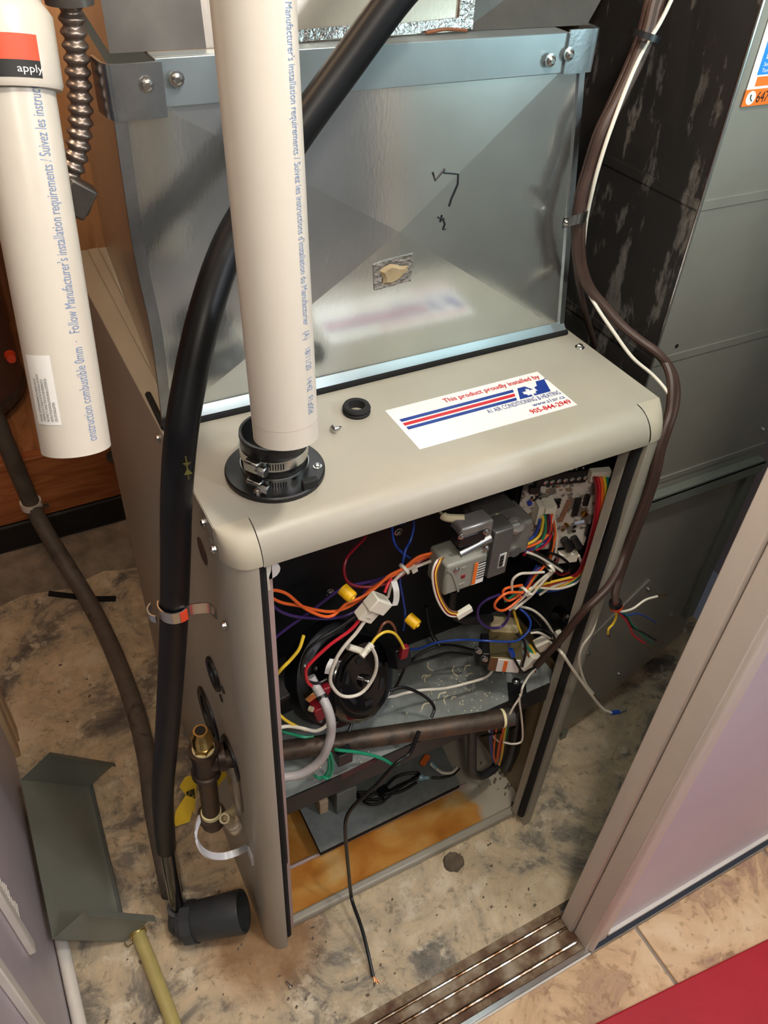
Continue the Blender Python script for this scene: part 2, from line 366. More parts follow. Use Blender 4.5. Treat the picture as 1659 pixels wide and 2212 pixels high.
# ================================================================== SETTING
H, W, D, YP = 1.0326, .60, .755, .2334
struct(B().box(-1.2, 1.32, -.165, 1.625, -.05, 0).build('floor', 'concrete'))
fl = struct(B().box(-1.6, 2.2, -2.4, -.262, -.05, -.004).build('floor', 'grout'))
def tile(x0, x1, y0, y1):
    g = .0035
    B().box(x0 + g, x1 - g, y0 + g, y1 - g, -.006, .001).build('tile', 'stone_tile', fl, bevel=.002)
for x0, x1, ys in ((.64, .985, (-.262, -.62, -.98, -1.4)), (.985, 1.33, (-.262, -.45, -.80, -1.2)), (.18, .64, (-.262, -.56, -1.02)), (-.28, .18, (-.262, -.45, -.8)), (-.74, -.28, (-.262, -.56, -1.02))):
    for a, b in zip(ys, ys[1:]): tile(x0, x1, b, a)
# sliding door threshold
tr = struct(B().box(-.345, .53, -.262, -.165, -.05, -.002).build('trim_1', 'track_bed'))
for y, r_, z in ((-.185, .0028, .003), (-.206, .003, .001), (-.236, .0035, .004)):
    B().tube([(-.34, y, z), (.52, y, z)], r_, 8, 0).build('rail', 'rail', tr)
B().box(-.345, .53, -.262, -.252, -.01, .004).build('metal_edge', 'steel', tr, bevel=.001)
B().box(-.345, .53, -.266, -.262, -.01, .004).build('edge_strip', 'trim_white', tr, bevel=.001)
# door frame on the right: two jamb boards and a rounded bead
jb = B().box(.519, .545, -.217, -.187, 0, 2.3); struct(jb.build('trim_2', 'jamb', bevel=.0015))
jb = B().box(.526, .575, -.2555, -.2195, 0, 2.3); j2 = struct(jb.build('trim_3', 'jamb', bevel=.0015))
B().tube([(.538, -.2555, .0), (.538, -.2555, 2.3)], .0075, 12, 0).build('bead', 'jamb', j2)
struct(B().box(.5455, 1.5, -.205, -.19, .012, 2.4).build('wall_front', 'drywall'))
wf = struct(B().box(.5455, 2.2, -.2495, -.206, .012, 2.3).build('wall_front', 'white_cool_lit'))
B().box(.575, 2.2, -.257, -.2495, .012, .020).build('bottom_channel', 'trim_white', wf, bevel=.001)
# left wall with rounded floor trim, louvre slots and vertical strips
wl = struct(B().box(-.40, -.347, -.25, .62, 0, 1.0).build('wall_left', 'wall_white'))
for k in range(12):
    z = .465 - k * .0125; y0 = .062 + .004 * math.sin(k * 1.3)
    B().strap([(-.3465, y0, z + .002), (-.3465, y0 + .03, z - .001), (-.3465, y0 + .055, z)], .0035, .0012, (0, 0, 1)).build('louvre_slot', 'trim_white', wl)
B().box(-.347, -.336, .048, .066, .305, 1.0).build('door_stop', 'trim_white', wl, bevel=.002)
B().box(-.347, -.336, -.085, -.066, .0, 1.0).build('door_stop', 'trim_white', wl, bevel=.002)
B().box(-.40, -.336, .62, .66, 0, 1.0).build('wood_edge', 'wood_trim', wl, bevel=.002)
B().box(-.40, -.332, .66, .70, 0, 1.0).build('wood_edge', 'wood_trim', wl, bevel=.002)
struct(B().tube([(-.333, -.16, .011), (-.334, .245, .011)], .0115, 12, 0).build('baseboard_left', 'trim_white'))
# back of the closet: plank-faced platform on a tarred sill and a rough concrete ledge
wb = struct(B().box(-1.2, 1.5, 1.95, 2.0, 0, 2.3).build('wall_back', 'wood_wall'))
pf = struct(B().box(-1.2, .9, 1.24, 1.95, .15, .335).build('trim_4', 'wood_wall'))
B().box(-1.2, .9, 1.205, 1.24, .16, .345).build('plank', 'wood_plank', pf, bevel=.004)
B().box(-1.2, .9, 1.20, 1.24, .075, .158).build('plank', 'tar', pf, bevel=.006)
bm_ = B()
n = 40
for i in range(n):
    x0, x1 = -1.2 + 2.1 * i / n, -1.2 + 2.1 * (i + 1) / n
def rough(i): return .012 * math.sin(i * 1.7) + .008 * math.sin(i * 3.1 + 1)
top = [(-1.2 + 2.1 * i / n, 1.13 + rough(i) * .6, .066 + rough(i * 1.3) * .3) for i in range(n + 1)]
bot = [(-1.2 + 2.1 * i / n, 1.095 + rough(i + 5), 0) for i in range(n + 1)]
bk = [(p[0], 1.24, .074) for p in top]
vs = top + bot + bk; m_ = n + 1
bm_.add(vs, [(i, i + 1, m_ + i + 1, m_ + i) for i in range(n)] + [(2 * m_ + i, 2 * m_ + i + 1, i + 1, i) for i in range(n)])
struct(bm_.build('trim_5', 'ledge'))
B().lathe((.055, 1.196, .30), (0, -1, 0), [(0, .02), (.004, .02), (.005, .011), (.03, .011)], 12).build('anchor_bolt', 'steel_dark', pf)
B().box(-.07, .32, .80, .815, 1.0, 2.1).build('plywood_sheet', 'plywood', wb)
# closet ceiling, far side walls and the room behind the camera
struct(B().box(-1.6, 2.2, -2.4, 2.0, 2.4, 2.45).build('ceiling', 'trim_white'))
struct(B().box(1.5, 1.55, -.19, 2.0, 0, 2.4).build('wall_right', 'wall_white'))
struct(B().box(-1.25, -1.2, .7, 2.0, 0, 2.4).build('wall_side', 'wood_wall'))
struct(B().box(-1.6, 2.2, -2.45, -2.4, 0, 2.4).build('wall_rear', 'rear_paint'))
# ================================================================== FURNACE
fu = thing('furnace', 'open beige gas furnace with its front door off and rusty base pan', 'furnace', (.3, .38, 0))
B().box(0, .006, .045, D, 0, H - .004).build('left_panel', 'beige', fu)
B().box(W - .006, W, .045, D, 0, H - .004).build('right_panel', 'beige', fu)
B().box(.006, W - .006, D - .006, D, 0, H - .004).build('back_panel', 'inner_black', fu)
r = .036
def column(x0, s, e=.031):
    prof = [(-.0005, .062), (-.0005, r)] + [(r * .8 * (1 - math.cos(a)), r * (1 - math.sin(a))) for a in [math.pi / 2 * k / 8 for k in range(1, 9)]] + [(e, .0), (e, .02)]
    return B().strap([(x0 + s * x, y, (H - r) / 2) for x, y in prof], H - r, .0012, (0, 0, 1), 0)
cl = column(0, 1).build('column', 'beige', fu); cr = column(W, -1, .036).build('column', 'beige', fu)
# top: flat with a rolled front edge and a small lip over the sides
prof = [(D, H), (r, H)] + [(r - r * math.sin(a), H - r + r * math.cos(a)) for a in [math.pi / 2 * k / 10 for k in range(1, 11)]] + [(.0, H - r - .004), (.003, H - r - .004), (.003, H - r), (r, H - .003), (D, H - .003)]
tp = B().prism([(r + .001, y, z) for y, z in prof], (W - 2 * r - .002, 0, 0))
tp.box(-.0015, r + .001, r + .001, D, H - .003, H).box(W - r - .001, W + .0015, r + .001, D, H - .003, H)
tp.box(-.0025, 0, r + .001, D, H - .024, H - .001).box(W, W + .0025, r + .001, D, H - .024, H - .001)
top_panel = tp.build('top_panel', 'beige', fu)
def cap(x0, s):
    n = 8; out = [(r * .8 * (1 - math.cos(math.pi / 2 * k / n)), r * (1 - math.sin(math.pi / 2 * k / n))) for k in range(n + 1)] + [(r + .0014, 0)]
    m = len(out); pts = []
    for x, y in out:
        for j in range(n + 1):
            e = math.pi / 2 * j / n
            pts.append((x0 + s * (x - .0016), r + .001 - (r + .001 - y + .0012) * math.cos(e), H - r - .001 + (r + .0016) * math.sin(e)))
    return B().add(pts, [(i * (n + 1) + j, (i + 1) * (n + 1) + j, (i + 1) * (n + 1) + j + 1, i * (n + 1) + j + 1) for i in range(m - 1) for j in range(n)]).build('corner_cap', 'beige_cap', fu, smooth=60)
cap(0, 1); cap(W, -1)
B().prism([(.020, .26, H), (.030, .26, H), (.046, D - .01, H), (.028, D - .01, H)], (0, 0, .006)).build('raised_rib', 'beige', fu, bevel=.002)
# openings' inner flanges and foam gaskets
for x0, x1, fm in ((.043, .051, 'pink_strip'), (W - .051, W - .048, 'beige')):
    B().box(x0, x1, .016, .03, .03, H - .04).build('inner_flange', fm, fu)
B().tube([(.037, .010, .03), (.0365, .009, .3), (.039, .010, .33), (.037, .009, .62), (.036, .010, H - .04)], .0065, 8).build('gasket', 'gasket', fu)
B().tube([(W - .042, .010, .035), (W - .043, .010, .5), (W - .041, .009, .8), (W - .044, .010, .9), (W - .042, .010, H - .04)], .0065, 8).build('gasket', 'gasket', fu)
# base pan, ridge and front lip
B().box(.006, W - .006, .042, D - .006, .004, .012).build('base_pan', 'rusty_pan', fu)
B().box(.031, W - .024, .026, .042, .002, .022).build('front_lip', 'beige', fu, bevel=.004)
B().tube([(.04, .127, .017), (.50, .127, .017)], .004, 8, 0).build('ridge', 'pink_strip', fu)
# divider shelf between the compartments
SZ = .462
sh = B().box(.031, W - .031, .03, .22, SZ - .004, SZ).build('shelf', 'shelf', fu)
B().prism([(.034, .028, SZ), (.034, .028, SZ - .045), (.034, .05, SZ - .052), (.034, .05, SZ - .046), (.034, .031, SZ - .042), (.034, .031, SZ)], (W - .068, 0, 0)).build('lip', 'shelf_lip', sh)
# burner vestibule lining
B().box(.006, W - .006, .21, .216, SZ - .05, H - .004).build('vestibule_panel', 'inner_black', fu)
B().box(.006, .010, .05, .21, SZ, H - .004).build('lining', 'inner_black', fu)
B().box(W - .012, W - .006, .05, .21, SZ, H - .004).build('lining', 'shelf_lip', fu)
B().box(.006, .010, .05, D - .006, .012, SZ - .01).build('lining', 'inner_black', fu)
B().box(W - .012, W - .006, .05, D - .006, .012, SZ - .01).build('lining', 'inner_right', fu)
B().box(.012, W - .014, .60, .61, .012, SZ - .01).build('dark_backing', 'inner_black', fu)  # added black sheet standing in for the compartment's unlit depth
# screws
SC = B
for (px, py) in ((443, 1128), (465, 1186), (487, 1350), (345, 946)):
    B().screw(at(px, py, X=-.0025), (-1, 0, 0), .005).build('screw', 'steel', fu)
B().screw(at(1252, 751, Z=H), (0, 0, 1), .0055).build('screw', 'steel', fu)
for px, py in ((593, 1203), (711, 1278), (860, 1148)):
    B().screw(at(px, py, Y=.209), (0, -1, 0), .006).build('screw', 'steel', fu)
# knockouts on the left side
def knock(px, py, ro, ri, m='black_plastic', inner='inner_black'):
    p = at(px, py, X=-.0005)
    k = B().lathe(p, (-1, 0, 0), [(0, ri), (0, ro), (.003, ro), (.005, ro * .93), (.003, ri)], 28, closed=True).build('grommet', m, fu)
    B().lathe(p, (-1, 0, 0), [(0, ri * 1.02), (.0006, ri * 1.02)], 24).build('hole', inner, k)
B().lathe(at(437, 1190, X=-.0004), (-1, 0, 0), [(0, .017), (.0006, .017)], 24).build('hole', 'maroon', fu); knock(463, 1455, .026, .020); knock(452, 1545, .05, .036); knock(500, 1636, .037, .020)
B().lathe(at(482, 1490, X=-.0005), (-1, 0, 0), [(0, .006), (.001, .006)], 14).build('hole', 'inner_black', fu)
B().lathe(at(478, 1508, X=-.0005), (-1, 0, 0), [(0, .006), (.001, .006)], 14).build('hole', 'inner_black', fu)
# spring door clip on the left flange
cp = B().strap([at(577, 1215, Y=.014), at(577, 1235, Y=.012), at(573, 1250, Y=.01), at(577, 1275, Y=.014)], .008, .002, (1, 0, 0)).build('door_clip', 'nylon', fu)
B().lathe(at(582, 1232, Y=.018), (0, -1, 0), [(0, .012), (.002, .012)], 14).build('paper_tab', 'print_white', cp)
# ================================================================== SUPPLY PLENUM
pl = thing('supply_plenum', 'shiny galvanized sheet metal plenum standing on the furnace top', 'duct', (.3, .45, H))
Zt = 1.378
q = dict(bl=V((.012, YP, H + .004)), br=V((.586, YP, H + .004)), tr=V((.531, YP, Zt + .02)), tl=V((.013, YP, Zt + .02)), c=V((.303, YP - .0115, 1.226)))
B().add([q['bl'], q['br'], q['tr'], q['tl'], q['c']], [(0, 1, 4), (1, 2, 4), (2, 3, 4), (3, 0, 4)]).build('front_sheet', 'galv', pl, smooth=0)
yb = .75
lb, lt = V((.058, yb, H + .004)), V((.058, yb, Zt + .02))
mid = (q['bl'] + q['tl'] + lb + lt) / 4 + V((-.008, 0, 0))
B().add([q['bl'], q['tl'], lt, lb, mid], [(0, 1, 4), (1, 2, 4), (2, 3, 4), (3, 0, 4)]).build('side_sheet', 'galv_warm', pl, smooth=0)
B().add([q['br'], q['tr'], (.531, yb, Zt + .02), (.586, yb, H + .004)], [(0, 1, 2, 3)]).build('side_sheet', 'galv', pl, smooth=0)
B().add([lb, lt, (.531, yb, Zt + .02), (.586, yb, H + .004)], [(0, 1, 2, 3)]).build('back_sheet', 'galv', pl, smooth=0)
# standing corner seams
B().strap([q['bl'] + V((-.004, -.001, 0)), (.0115, YP - .001, 1.15), (.007, YP - .001, 1.25), q['tl'] + V((-.004, -.001, 0))], .012, .004, (1, .0, 0), 4).build('corner_seam', 'galv_corner', pl)
B().strap([q['br'] + V((.002, -.0005, 0)), q['tr'] + V((.002, -.0005, 0))], .008, .005, (1, 0, 0), 0).build('corner_seam', 'galv_corner', pl)
B().prism([(.008, YP - .012, H + .0035), (.008, YP - .011, H + .0055), (.008, YP - .001, H + .016), (.008, YP + .002, H + .016), (.008, YP + .002, H + .0035)], (.582, 0, 0)).build('base_flange', 'galv_flange', pl)
gk = B().tube([(.0, YP - .010, H + .003), (.15, YP - .012, H + .003), (.4, YP - .010, H + .003), (.592, YP - .010, H + .003)], .0042, 8)
gk.tube([(.002, YP - .01, H + .003), (.004, .3, H + .003)], .004, 8, 0); gk.build('sealing_gasket', 'gasket', pl)
# drive cleat along the top with folded end brackets
fl_ = B().box(.045, .505, YP - .0065, YP - .002, Zt, Zt + .041).box(.045, .505, YP - .002, YP + .10, Zt + .038, Zt + .041).build('drive_cleat', 'galv_flange', pl, bevel=.001)
B().strap([(-.004, YP + .02, Zt + .018), (.0, YP - .006, Zt + .017), (.012, YP - .010, Zt + .016), (.05, YP - .009, Zt + .016)], .046, .003, (0, 0, 1)).build('end_bracket', 'galv_corner', pl)
B().strap([(.548, YP + .03, Zt + .022), (.545, YP - .004, Zt + .022), (.535, YP - .009, Zt + .022), (.503, YP - .009, Zt + .022)], .044, .003, (0, 0, 1)).build('end_bracket', 'galv_corner', pl)
for px, py in ((316, 182), (381, 170), (1188, 130), (1228, 117)):
    B().screw(at(px, py, Y=YP - .0105), (0, -1, 0), .0058).build('screw', 'steel', pl)
def sheet_y(x, z):
    P4 = [q['bl'], q['br'], q['tr'], q['tl']]; c = q['c']
    for i in range(4):
        a, b_ = P4[i], P4[(i + 1) % 4]
        d = (b_.x - a.x) * (c.z - a.z) - (c.x - a.x) * (b_.z - a.z)
        u = ((x - a.x) * (c.z - a.z) - (c.x - a.x) * (z - a.z)) / d; v_ = ((b_.x - a.x) * (z - a.z) - (x - a.x) * (b_.z - a.z)) / d
        if u >= -1e-6 and v_ >= -1e-6 and u + v_ <= 1 + 1e-6: return a.y + (c.y - a.y) * v_ + (b_.y - a.y) * u
    return YP
def on_sheet(px, py, off):
    y = YP
    for _ in range(6): p = at(px, py, Y=y); y = sheet_y(p.x, p.z) - off
    return at(px, py, Y=y)
# foil patch with duct-seal putty
pts = [on_sheet(*p_, .0003) for p_ in ((806, 572), (835, 562), (893, 547), (886, 606), (850, 616), (808, 627))]
fp = B().prism(pts, (0, -.0012, 0)).build('foil_patch', 'foil', pl)
cen = on_sheet(848, 590, .0015)
b = B(); ring = []
for k in range(14):
    a = 2 * math.pi * k / 14; rr = .0145 * (1 + .18 * math.sin(3 * a + 1) + .1 * math.sin(5 * a)); ring.append(V((math.cos(a) * rr * 1.25, -.0005, math.sin(a) * rr * .85)))
b.add([cen + p_ for p_ in ring] + [cen + p_ * .7 + V((0, -.004, 0)) for p_ in ring] + [cen + V((0, -.003, 0))],
      [(k, (k + 1) % 14, 14 + (k + 1) % 14, 14 + k) for k in range(14)] + [(14 + k, 14 + (k + 1) % 14, 28) for k in range(14)]); b.build('putty', 'putty', fp)
# felt-pen arrows drawn on the sheet
def pen(pts, rad=.0011):
    B().tube([on_sheet(x, y, .0004) for x, y, d in pts], rad, 6, 0).build('pen_mark', 'marker', pl)
pen([(935, 372, .0062), (940, 390, .0062), (961, 365, .0062), (958, 373, .0063), (990, 376, .0058), (989, 398, .0064), (975, 430, .0073), (970, 446, .0076)])
pen([(946, 470, .0074), (960, 473, .0074)]); pen([(955, 464, .0074), (951, 480, .0074)]); pen([(956, 472, .0074), (961, 484, .0076), (957, 496, .0078), (963, 495, .0078)])
# ------------------------------------------------ old transition above the plenum
ud = thing('transition_duct', 'dull old galvanized duct transition above the drive cleat', 'duct', (.3, .45, 1.42))
zb, zt = 1.4195, 1.55
y0, y1 = YP + .018, YP + .055
B().add([(.012, y0, zb), (.10, y0 - .002, zb), (.106, y1, zt), (.018, y1, zt)], [(0, 1, 2, 3)]).build('panel', 'galv_old', ud, smooth=0)
B().add([(.10, y0 - .002, zb), (.385, y0 + .006, zb), (.405, y1, zt), (.106, y1, zt)], [(0, 1, 2, 3)]).build('panel', 'galv_warm', ud, smooth=0)
B().add([(.385, y0 + .006, zb), (.548, y0, zb), (.675, y1 + .02, zt), (.405, y1, zt)], [(0, 1, 2, 3)]).build('panel', 'galv_old', ud, smooth=0)
B().add([(.548, y0, zb), (.548, .74, zb), (.675, .74, zt), (.675, y1 + .02, zt)], [(0, 1, 2, 3)]).build('panel', 'duct_dirty', ud, smooth=0)
B().add([(.012, y0, zb), (.018, y1, zt), (.07, .75, zt), (.058, .75, zb)], [(0, 1, 2, 3)]).build('panel', 'galv_warm', ud, smooth=0)
def tape(pts, wid, side):
    B().strap(pts, wid, .0016, side, 5).build('foil_tape', 'foil', ud)
tape([(.17, y0 - .003, zb + .005), (.25, y0 + .000, zb + .007), (.31, y0 + .002, zb + .006), (.38, y0 + .004, zb + .008)], .010, (0, .2, 1))
tape([(.386, y0 + .003, zb + .002), (.395, y0 + .019, zb + .065), (.404, y1 - .002, zt - .004)], .018, (1, 0, 0))
B().tube([(.335, y0 - .002, zb + .002), (.36, y0 - .001, zb + .004), (.385, y0 - .002, zb + .002)], .0018, 6).build('sealant', 'brown_wire', ud)
# ------------------------------------------------ return air duct with boot
rd = thing('return_duct', 'grey sheet metal return air duct beside the furnace, scuffed dark side', 'duct', (.85, .42, 0))
YD = .137
poly = [(.688, YD, 1.9), (.688, YD, .52), (.605, YD, .45), (.605, YD, .012), (.746, YD, .012), (1.0, YD, .187), (1.048, YD, .225), (1.048, YD, 1.9)]
B().add(poly, [(0, 1, 2, 3, 4, 5, 6, 7)]).build('front_sheet', 'duct', rd, smooth=0)
B().add([(.688, YD, 1.9), (.688, YD, .52), (.688, .75, .52), (.688, .75, 1.9)], [(0, 1, 2, 3)]).build('side_sheet', 'duct_dirty', rd, smooth=0)
B().add([(.688, YD, .52), (.605, YD, .45), (.605, .72, .45), (.688, .72, .52), ], [(0, 1, 2, 3)]).build('boot_top', 'duct', rd, smooth=0)
B().add([(1.048, YD, 1.9), (1.048, YD, .225), (1.048, .75, .225), (1.048, .75, 1.9)], [(0, 1, 2, 3)]).build('side_sheet', 'duct', rd, smooth=0)
B().add([(.746, YD, .012), (1.0, YD, .187), (1.0, .72, .187), (.746, .72, .012)], [(0, 1, 2, 3)]).build('boot_bottom', 'duct', rd, smooth=0)
B().tube([(.688, YD, .52), (.688, YD, 1.9)], .0022, 8, 0).build('folded_edge', 'steel', rd)
for z in (1.003, 1.23):
    B().box(.689, 1.047, YD - .0015, YD, z, z + .012).build('seam', 'duct', rd)
    B().box(.6865, .688, YD, .75, z, z + .012).build('seam', 'duct_dirty', rd)
B().box(.70, 1.04, YD - .020, YD, .728, .734).build('filter_ledge', 'galv_dark', rd, bevel=.001)
B().box(.70, 1.04, YD - .020, YD - .017, .708, .734).build('filter_ledge', 'galv_dark', rd, bevel=.001)
B().box(.70, 1.045, YD - .0025, YD, .752, .762).build('filter_ledge', 'duct', rd)
B().box(1.022, 1.046, YD - .010, YD, .30, .70).build('filter_rail', 'galv_dark', rd, bevel=.001)
pc = [at(*p_, Y=YD - .003) for p_ in ((1404, 1253), (1468, 1300), (1420, 1412), (1215, 1560), (1180, 1500), (1250, 1405))]
pt = B().prism(pc, (0, .003, 0)).build('cover_plate', 'duct', rd)
for p_ in ((1401, 1273), (1448, 1328), (1337, 1455), (1270, 1411)):
    B().screw(at(*p_, Y=YD - .003), (0, -1, 0), .0045).build('screw', 'steel', pt)
B().screw(at(1648, 928, Y=YD), (0, -1, 0), .004).build('screw', 'steel', rd)
B().lathe(at(1462, 748, Y=YD - .0004), (0, 1, 0), [(0, .0035), (.0006, .0035)], 10).build('screw_hole', 'inner_black', rd)
B().box(.76, .776, YD - .004, YD, .0, .03).build('leg_tab', 'galv_dark', rd)
# service sticker on the return duct
st = tag(B().box(.703, .93, YD - .0022, YD - .0016, 1.352, 1.62).build('service_sticker', 'sticker_white'), 'blue and orange service company sticker on the return duct', 'sticker')
def on(b, name, m): return b.build(name, m, st)
on(B().box(.712, .925, YD - .0028, YD - .0023, 1.384, 1.615), 'blue_field', 'blue_lbl')
on(B().box(.714, .928, YD - .003, YD - .0023, 1.372, 1.382), 'orange_band', 'orange_lbl')
on(B().box(.7015, .932, YD - .0034, YD - .0023, 1.351, 1.369), 'orange_band', 'orange_lbl')
on(B().lathe((.7125, YD - .0036, 1.360), (0, 1, 0), [(0, .0075), (.0002, .0075)], 20), 'phone_badge', 'print_white')
on(B().strap([(.7105, YD - .004, 1.364), (.711, YD - .004, 1.360), (.715, YD - .004, 1.3565)], .0026, .0002, (0, 1, 0)), 'phone_icon', 'print_black')
on(flat_text(B(), '647-2', .017, (.7215, YD - .0038, 1.3545), (1, 0, 0), (0, 0, 1), .8), 'lettering', 'print_black')
t_ = flat_text(B(), 'LOCAL', .011, (.717, YD - .0032, 1.4005), (1, 0, 0), (0, 0, 1), .9)
flat_text(t_, 'Serving', .006, (.717, YD - .0032, 1.393), (1, 0, 0), (0, 0, 1)); flat_text(t_, 'Toronto and', .006, (.717, YD - .0032, 1.3865), (1, 0, 0), (0, 0, 1))
on(t_, 'lettering', 'print_white')
# ================================================================== THINGS ON THE FURNACE TOP
# installer's sticker
sx0, sx1, sy0, sy1 = .2585, .4905, .067, .154
sk = tag(B().box(sx0, sx1, sy0, sy1, H, H + .0004).build('installer_sticker', 'sticker_white'), 'white rectangular sticker with red and blue lettering on the furnace top', 'sticker')
SW, SH = sx1 - sx0, sy1 - sy0
def su(u, v, k=1): return V((sx0 + u * SW, sy0 + v * SH, H + .0004 + .0002 * k))
def spoly(m, name, *polys):
    b = B()
    for p_ in polys: b.prism([su(u, v) for u, v in p_], (0, 0, .0002))
    return b.build(name, m, sk)
def stext(txt, u, v, h, m, width, bold=0):
    return flat_text(B(), txt, h, su(u, v, 2), (1, 0, 0), (0, 1, 0), width=width * SW, bold=bold).build('lettering', m, sk)
stext('This product proudly installed by', .335, .825, .0125, 'ink_red', .64, .0002)
spoly('ink_blue', 'stripe', [(.03, .655), (.745, .655), (.755, .72), (.03, .72)])
spoly('ink_red', 'stripe', [(.03, .555), (.73, .555), (.74, .62), (.03, .62)])
spoly('ink_blue', 'stripe', [(.03, .455), (.715, .455), (.725, .52), (.03, .52)])
spoly('ink_blue', 'logo', [(.735, .455), (.785, .72), (.835, .72), (.88, .53), (.88, .455)], [(.88, .455), (.88, .64), (.905, .66), (.925, .77), (.985, .77), (.945, .455)])
leaf = [(0, -.09), (.012, -.09), (.010, -.05), (.05, -.06), (.042, -.035), (.075, 0), (.06, .012), (.066, .045), (.038, .035), (.034, .05), (.014, .028), (.02, .08), (.008, .07), (0, .10)]
leaf = leaf + [(-x, y) for x, y in leaf[::-1][1:]]
B().prism([su(.828 + x * .62, .555 + y * 1.1, 2.2) for x, y in leaf], (0, 0, .0001)).build('maple_leaf', 'sticker_white', sk)
flat_text(B(), '\u00ae', .006, su(.985, .745, 2), (1, 0, 0), (0, 1, 0)).build('lettering', 'ink_blue', sk)
stext('A1 AIR CONDITIONING & HEATING', .50, .33, .0125, 'ink_blue', .485)
stext('www.a1air.ca', .765, .215, .0105, 'ink_blue', .215)
stext('905-844-2949', .715, .07, .0125, 'ink_red', .27, .0002)
# black rubber grommet and sheet metal screw
p_ = at(770, 890, Z=H); tag(B().lathe(p_, (0, 0, 1), [(0, .0095), (0, .017), (.003, .0175), (.004, .0155), (.006, .0155), (.0075, .0175), (.0105, .016), (.0105, .0105)], 28, closed=True).build('rubber_grommet', 'rubber'), 'round black rubber grommet lying loose on the furnace top', 'grommet')
p_ = at(717, 928, Z=H + .005); q2 = at(737, 922, Z=H + .0025); ax = (q2 - p_).normalized()
tag(B().lathe(p_, ax, [(0, .0025), (.001, .005), (.003, .0055), (.0035, .0025), (.006, .0028), (.0065, .002), (.009, .0026), (.0095, .0018), (.012, .002), (.016, .0002)], 12).build('loose_screw', 'steel'), 'silver self tapping screw lying on the furnace top beside the grommet', 'screw')
# vent collar: flange, rubber sleeve, two band clamps
FC = V((.0905, .098, H))
vc = thing('vent_collar', 'black plastic vent collar with rubber sleeve on the furnace top', 'collar', FC)
b = B(); b.lathe(FC, (0, 0, 1), [(0, .034), (0, .0555), (.005, .0555), (.0065, .054), (.0065, .034)], 48, closed=True); b.build('flange', 'black_plastic', vc)
b = B(); b.lathe(FC, (0, 0, 1), [(.002, .030), (.002, .0365), (.014, .0365), (.016, .0345), (.024, .0345), (.026, .036), (.048, .036), (.052, .037), (.056, .0365), (.056, .0335), (.02, .030)], 48, closed=True); b.build('sleeve', 'black_plastic', vc)
B().box(FC.x + .012, FC.x + .030, FC.y - .052, FC.y - .044, H + .006, H + .017).build('latch_tab', 'rubber', vc, bevel=.0015)
for a in (-2.35, -.42, 1.2): B().screw(FC + V((.047 * math.cos(a), .047 * math.sin(a), .0065)), (0, 0, 1), .0042).build('screw', 'steel', vc)
def clamp(z, r_, wd, a0, lab):
    c0 = FC + V((0, 0, z)); t = thing('hose_clamp', lab, 'clamp', c0 - V((0, 0, wd / 2)))
    B().lathe(c0 - V((0, 0, wd / 2)), (0, 0, 1), [(0, r_), (0, r_ + .0011), (wd, r_ + .0011), (wd, r_)], 48, closed=True).build('band', 'steel', t)
    o = V((math.cos(a0), math.sin(a0), 0)); tn = V((-math.sin(a0), math.cos(a0), 0))
    c1 = c0 + o * (r_ + .004)
    B().obox(c1, (o, tn, (0, 0, 1)), (.0045, .009, wd * .55)).build('screw_housing', 'steel', t, bevel=.002)
    B().lathe(c1 + o * .002 + tn * .006, tn, [(0, .003), (.005, .003), (.0055, .0062), (.012, .0062), (.013, .005)], 6 if False else 10).build('hex_screw', 'steel', t)
    s_ = B()
    for k in range(7):
        a = a0 + .42 + k * .075; s_.obox(c0 + V((math.cos(a), math.sin(a), 0)) * (r_ + .0012), ((math.cos(a), math.sin(a), 0), (-math.sin(a), math.cos(a), .35), (0, 0, 1)), (.0004, .0007, wd * .3))
    s_.build('band_slots', 'black_plastic', t)
clamp(.034, .0362, .0125, -2.55, 'stainless band clamp around the upper part of the vent sleeve')
clamp(.0105, .0368, .011, -2.50, 'stainless band clamp low on the vent collar touching its flange')
# ================================================================== PVC VENT PIPES
PR = .0302
def vent_pipe(name, lab, top, bot):
    t = thing(name, lab, 'pipe', bot)
    B().pipe(bot, top, PR, PR - .0045, 40).build('pipe_wall', 'pvc', t)
    ax = (top - bot).normalized()
    out = CAM - bot; out = (out - ax * out.dot(ax)).normalized(); right = (-out).cross(ax); right.normalize()
    return t, ax, out, right
bot2, top2 = V((.0665, .0, 1.152)), V((.0775, .058, 1.62))
bot2 = at(618, 940, Y=.002); top2 = at(544, -40, Y=.052)
top2 = top2 + (top2 - bot2) * .35
t2, ax, out, right = vent_pipe('vent_pipe', 'white plastic vent pipe hanging cut off over the vent collar', top2, bot2)
L2 = (top2 - bot2).length
b = B(); st_ = top2 - ax * (L2 * .26)
pipe_text(b, "Follow Manufacturer's installation requirements / Suivez les instructions d'installation du Manufacturier   (A)    18/11/20    14:42   F1z00d", .0112, top2 - ax * (L2 * .245), -ax, PR, math.radians(52), out, right, 1, .53)
b.build('lettering', 'print_blue', t2)
B().pipe(bot2 + ax * .0185, bot2 + ax * .0188, PR + .0001, PR - .001, 40).build('cut_mark', 'pink_strip', t2)
bot1 = at(165, 968, Y=.07); top1 = at(14, 100, Y=.175)
ax1 = (top1 - bot1).normalized(); Lp = (top1 - bot1).length
t1, ax, out, right = vent_pipe('vent_pipe', 'white plastic pipe with orange labelled coupling hanging beside the flexible conduit', top1 + ax1 * .05, bot1)
b = B(); pipe_text(b, "onstruction combustible 0mm  \u00b7   Follow Manufacturer's installation requirements / Suivez les instructions", .0135, bot1 + ax * .012, ax, PR, math.radians(28), out, right, -1, .50); b.build('lettering', 'print_blue', t1)
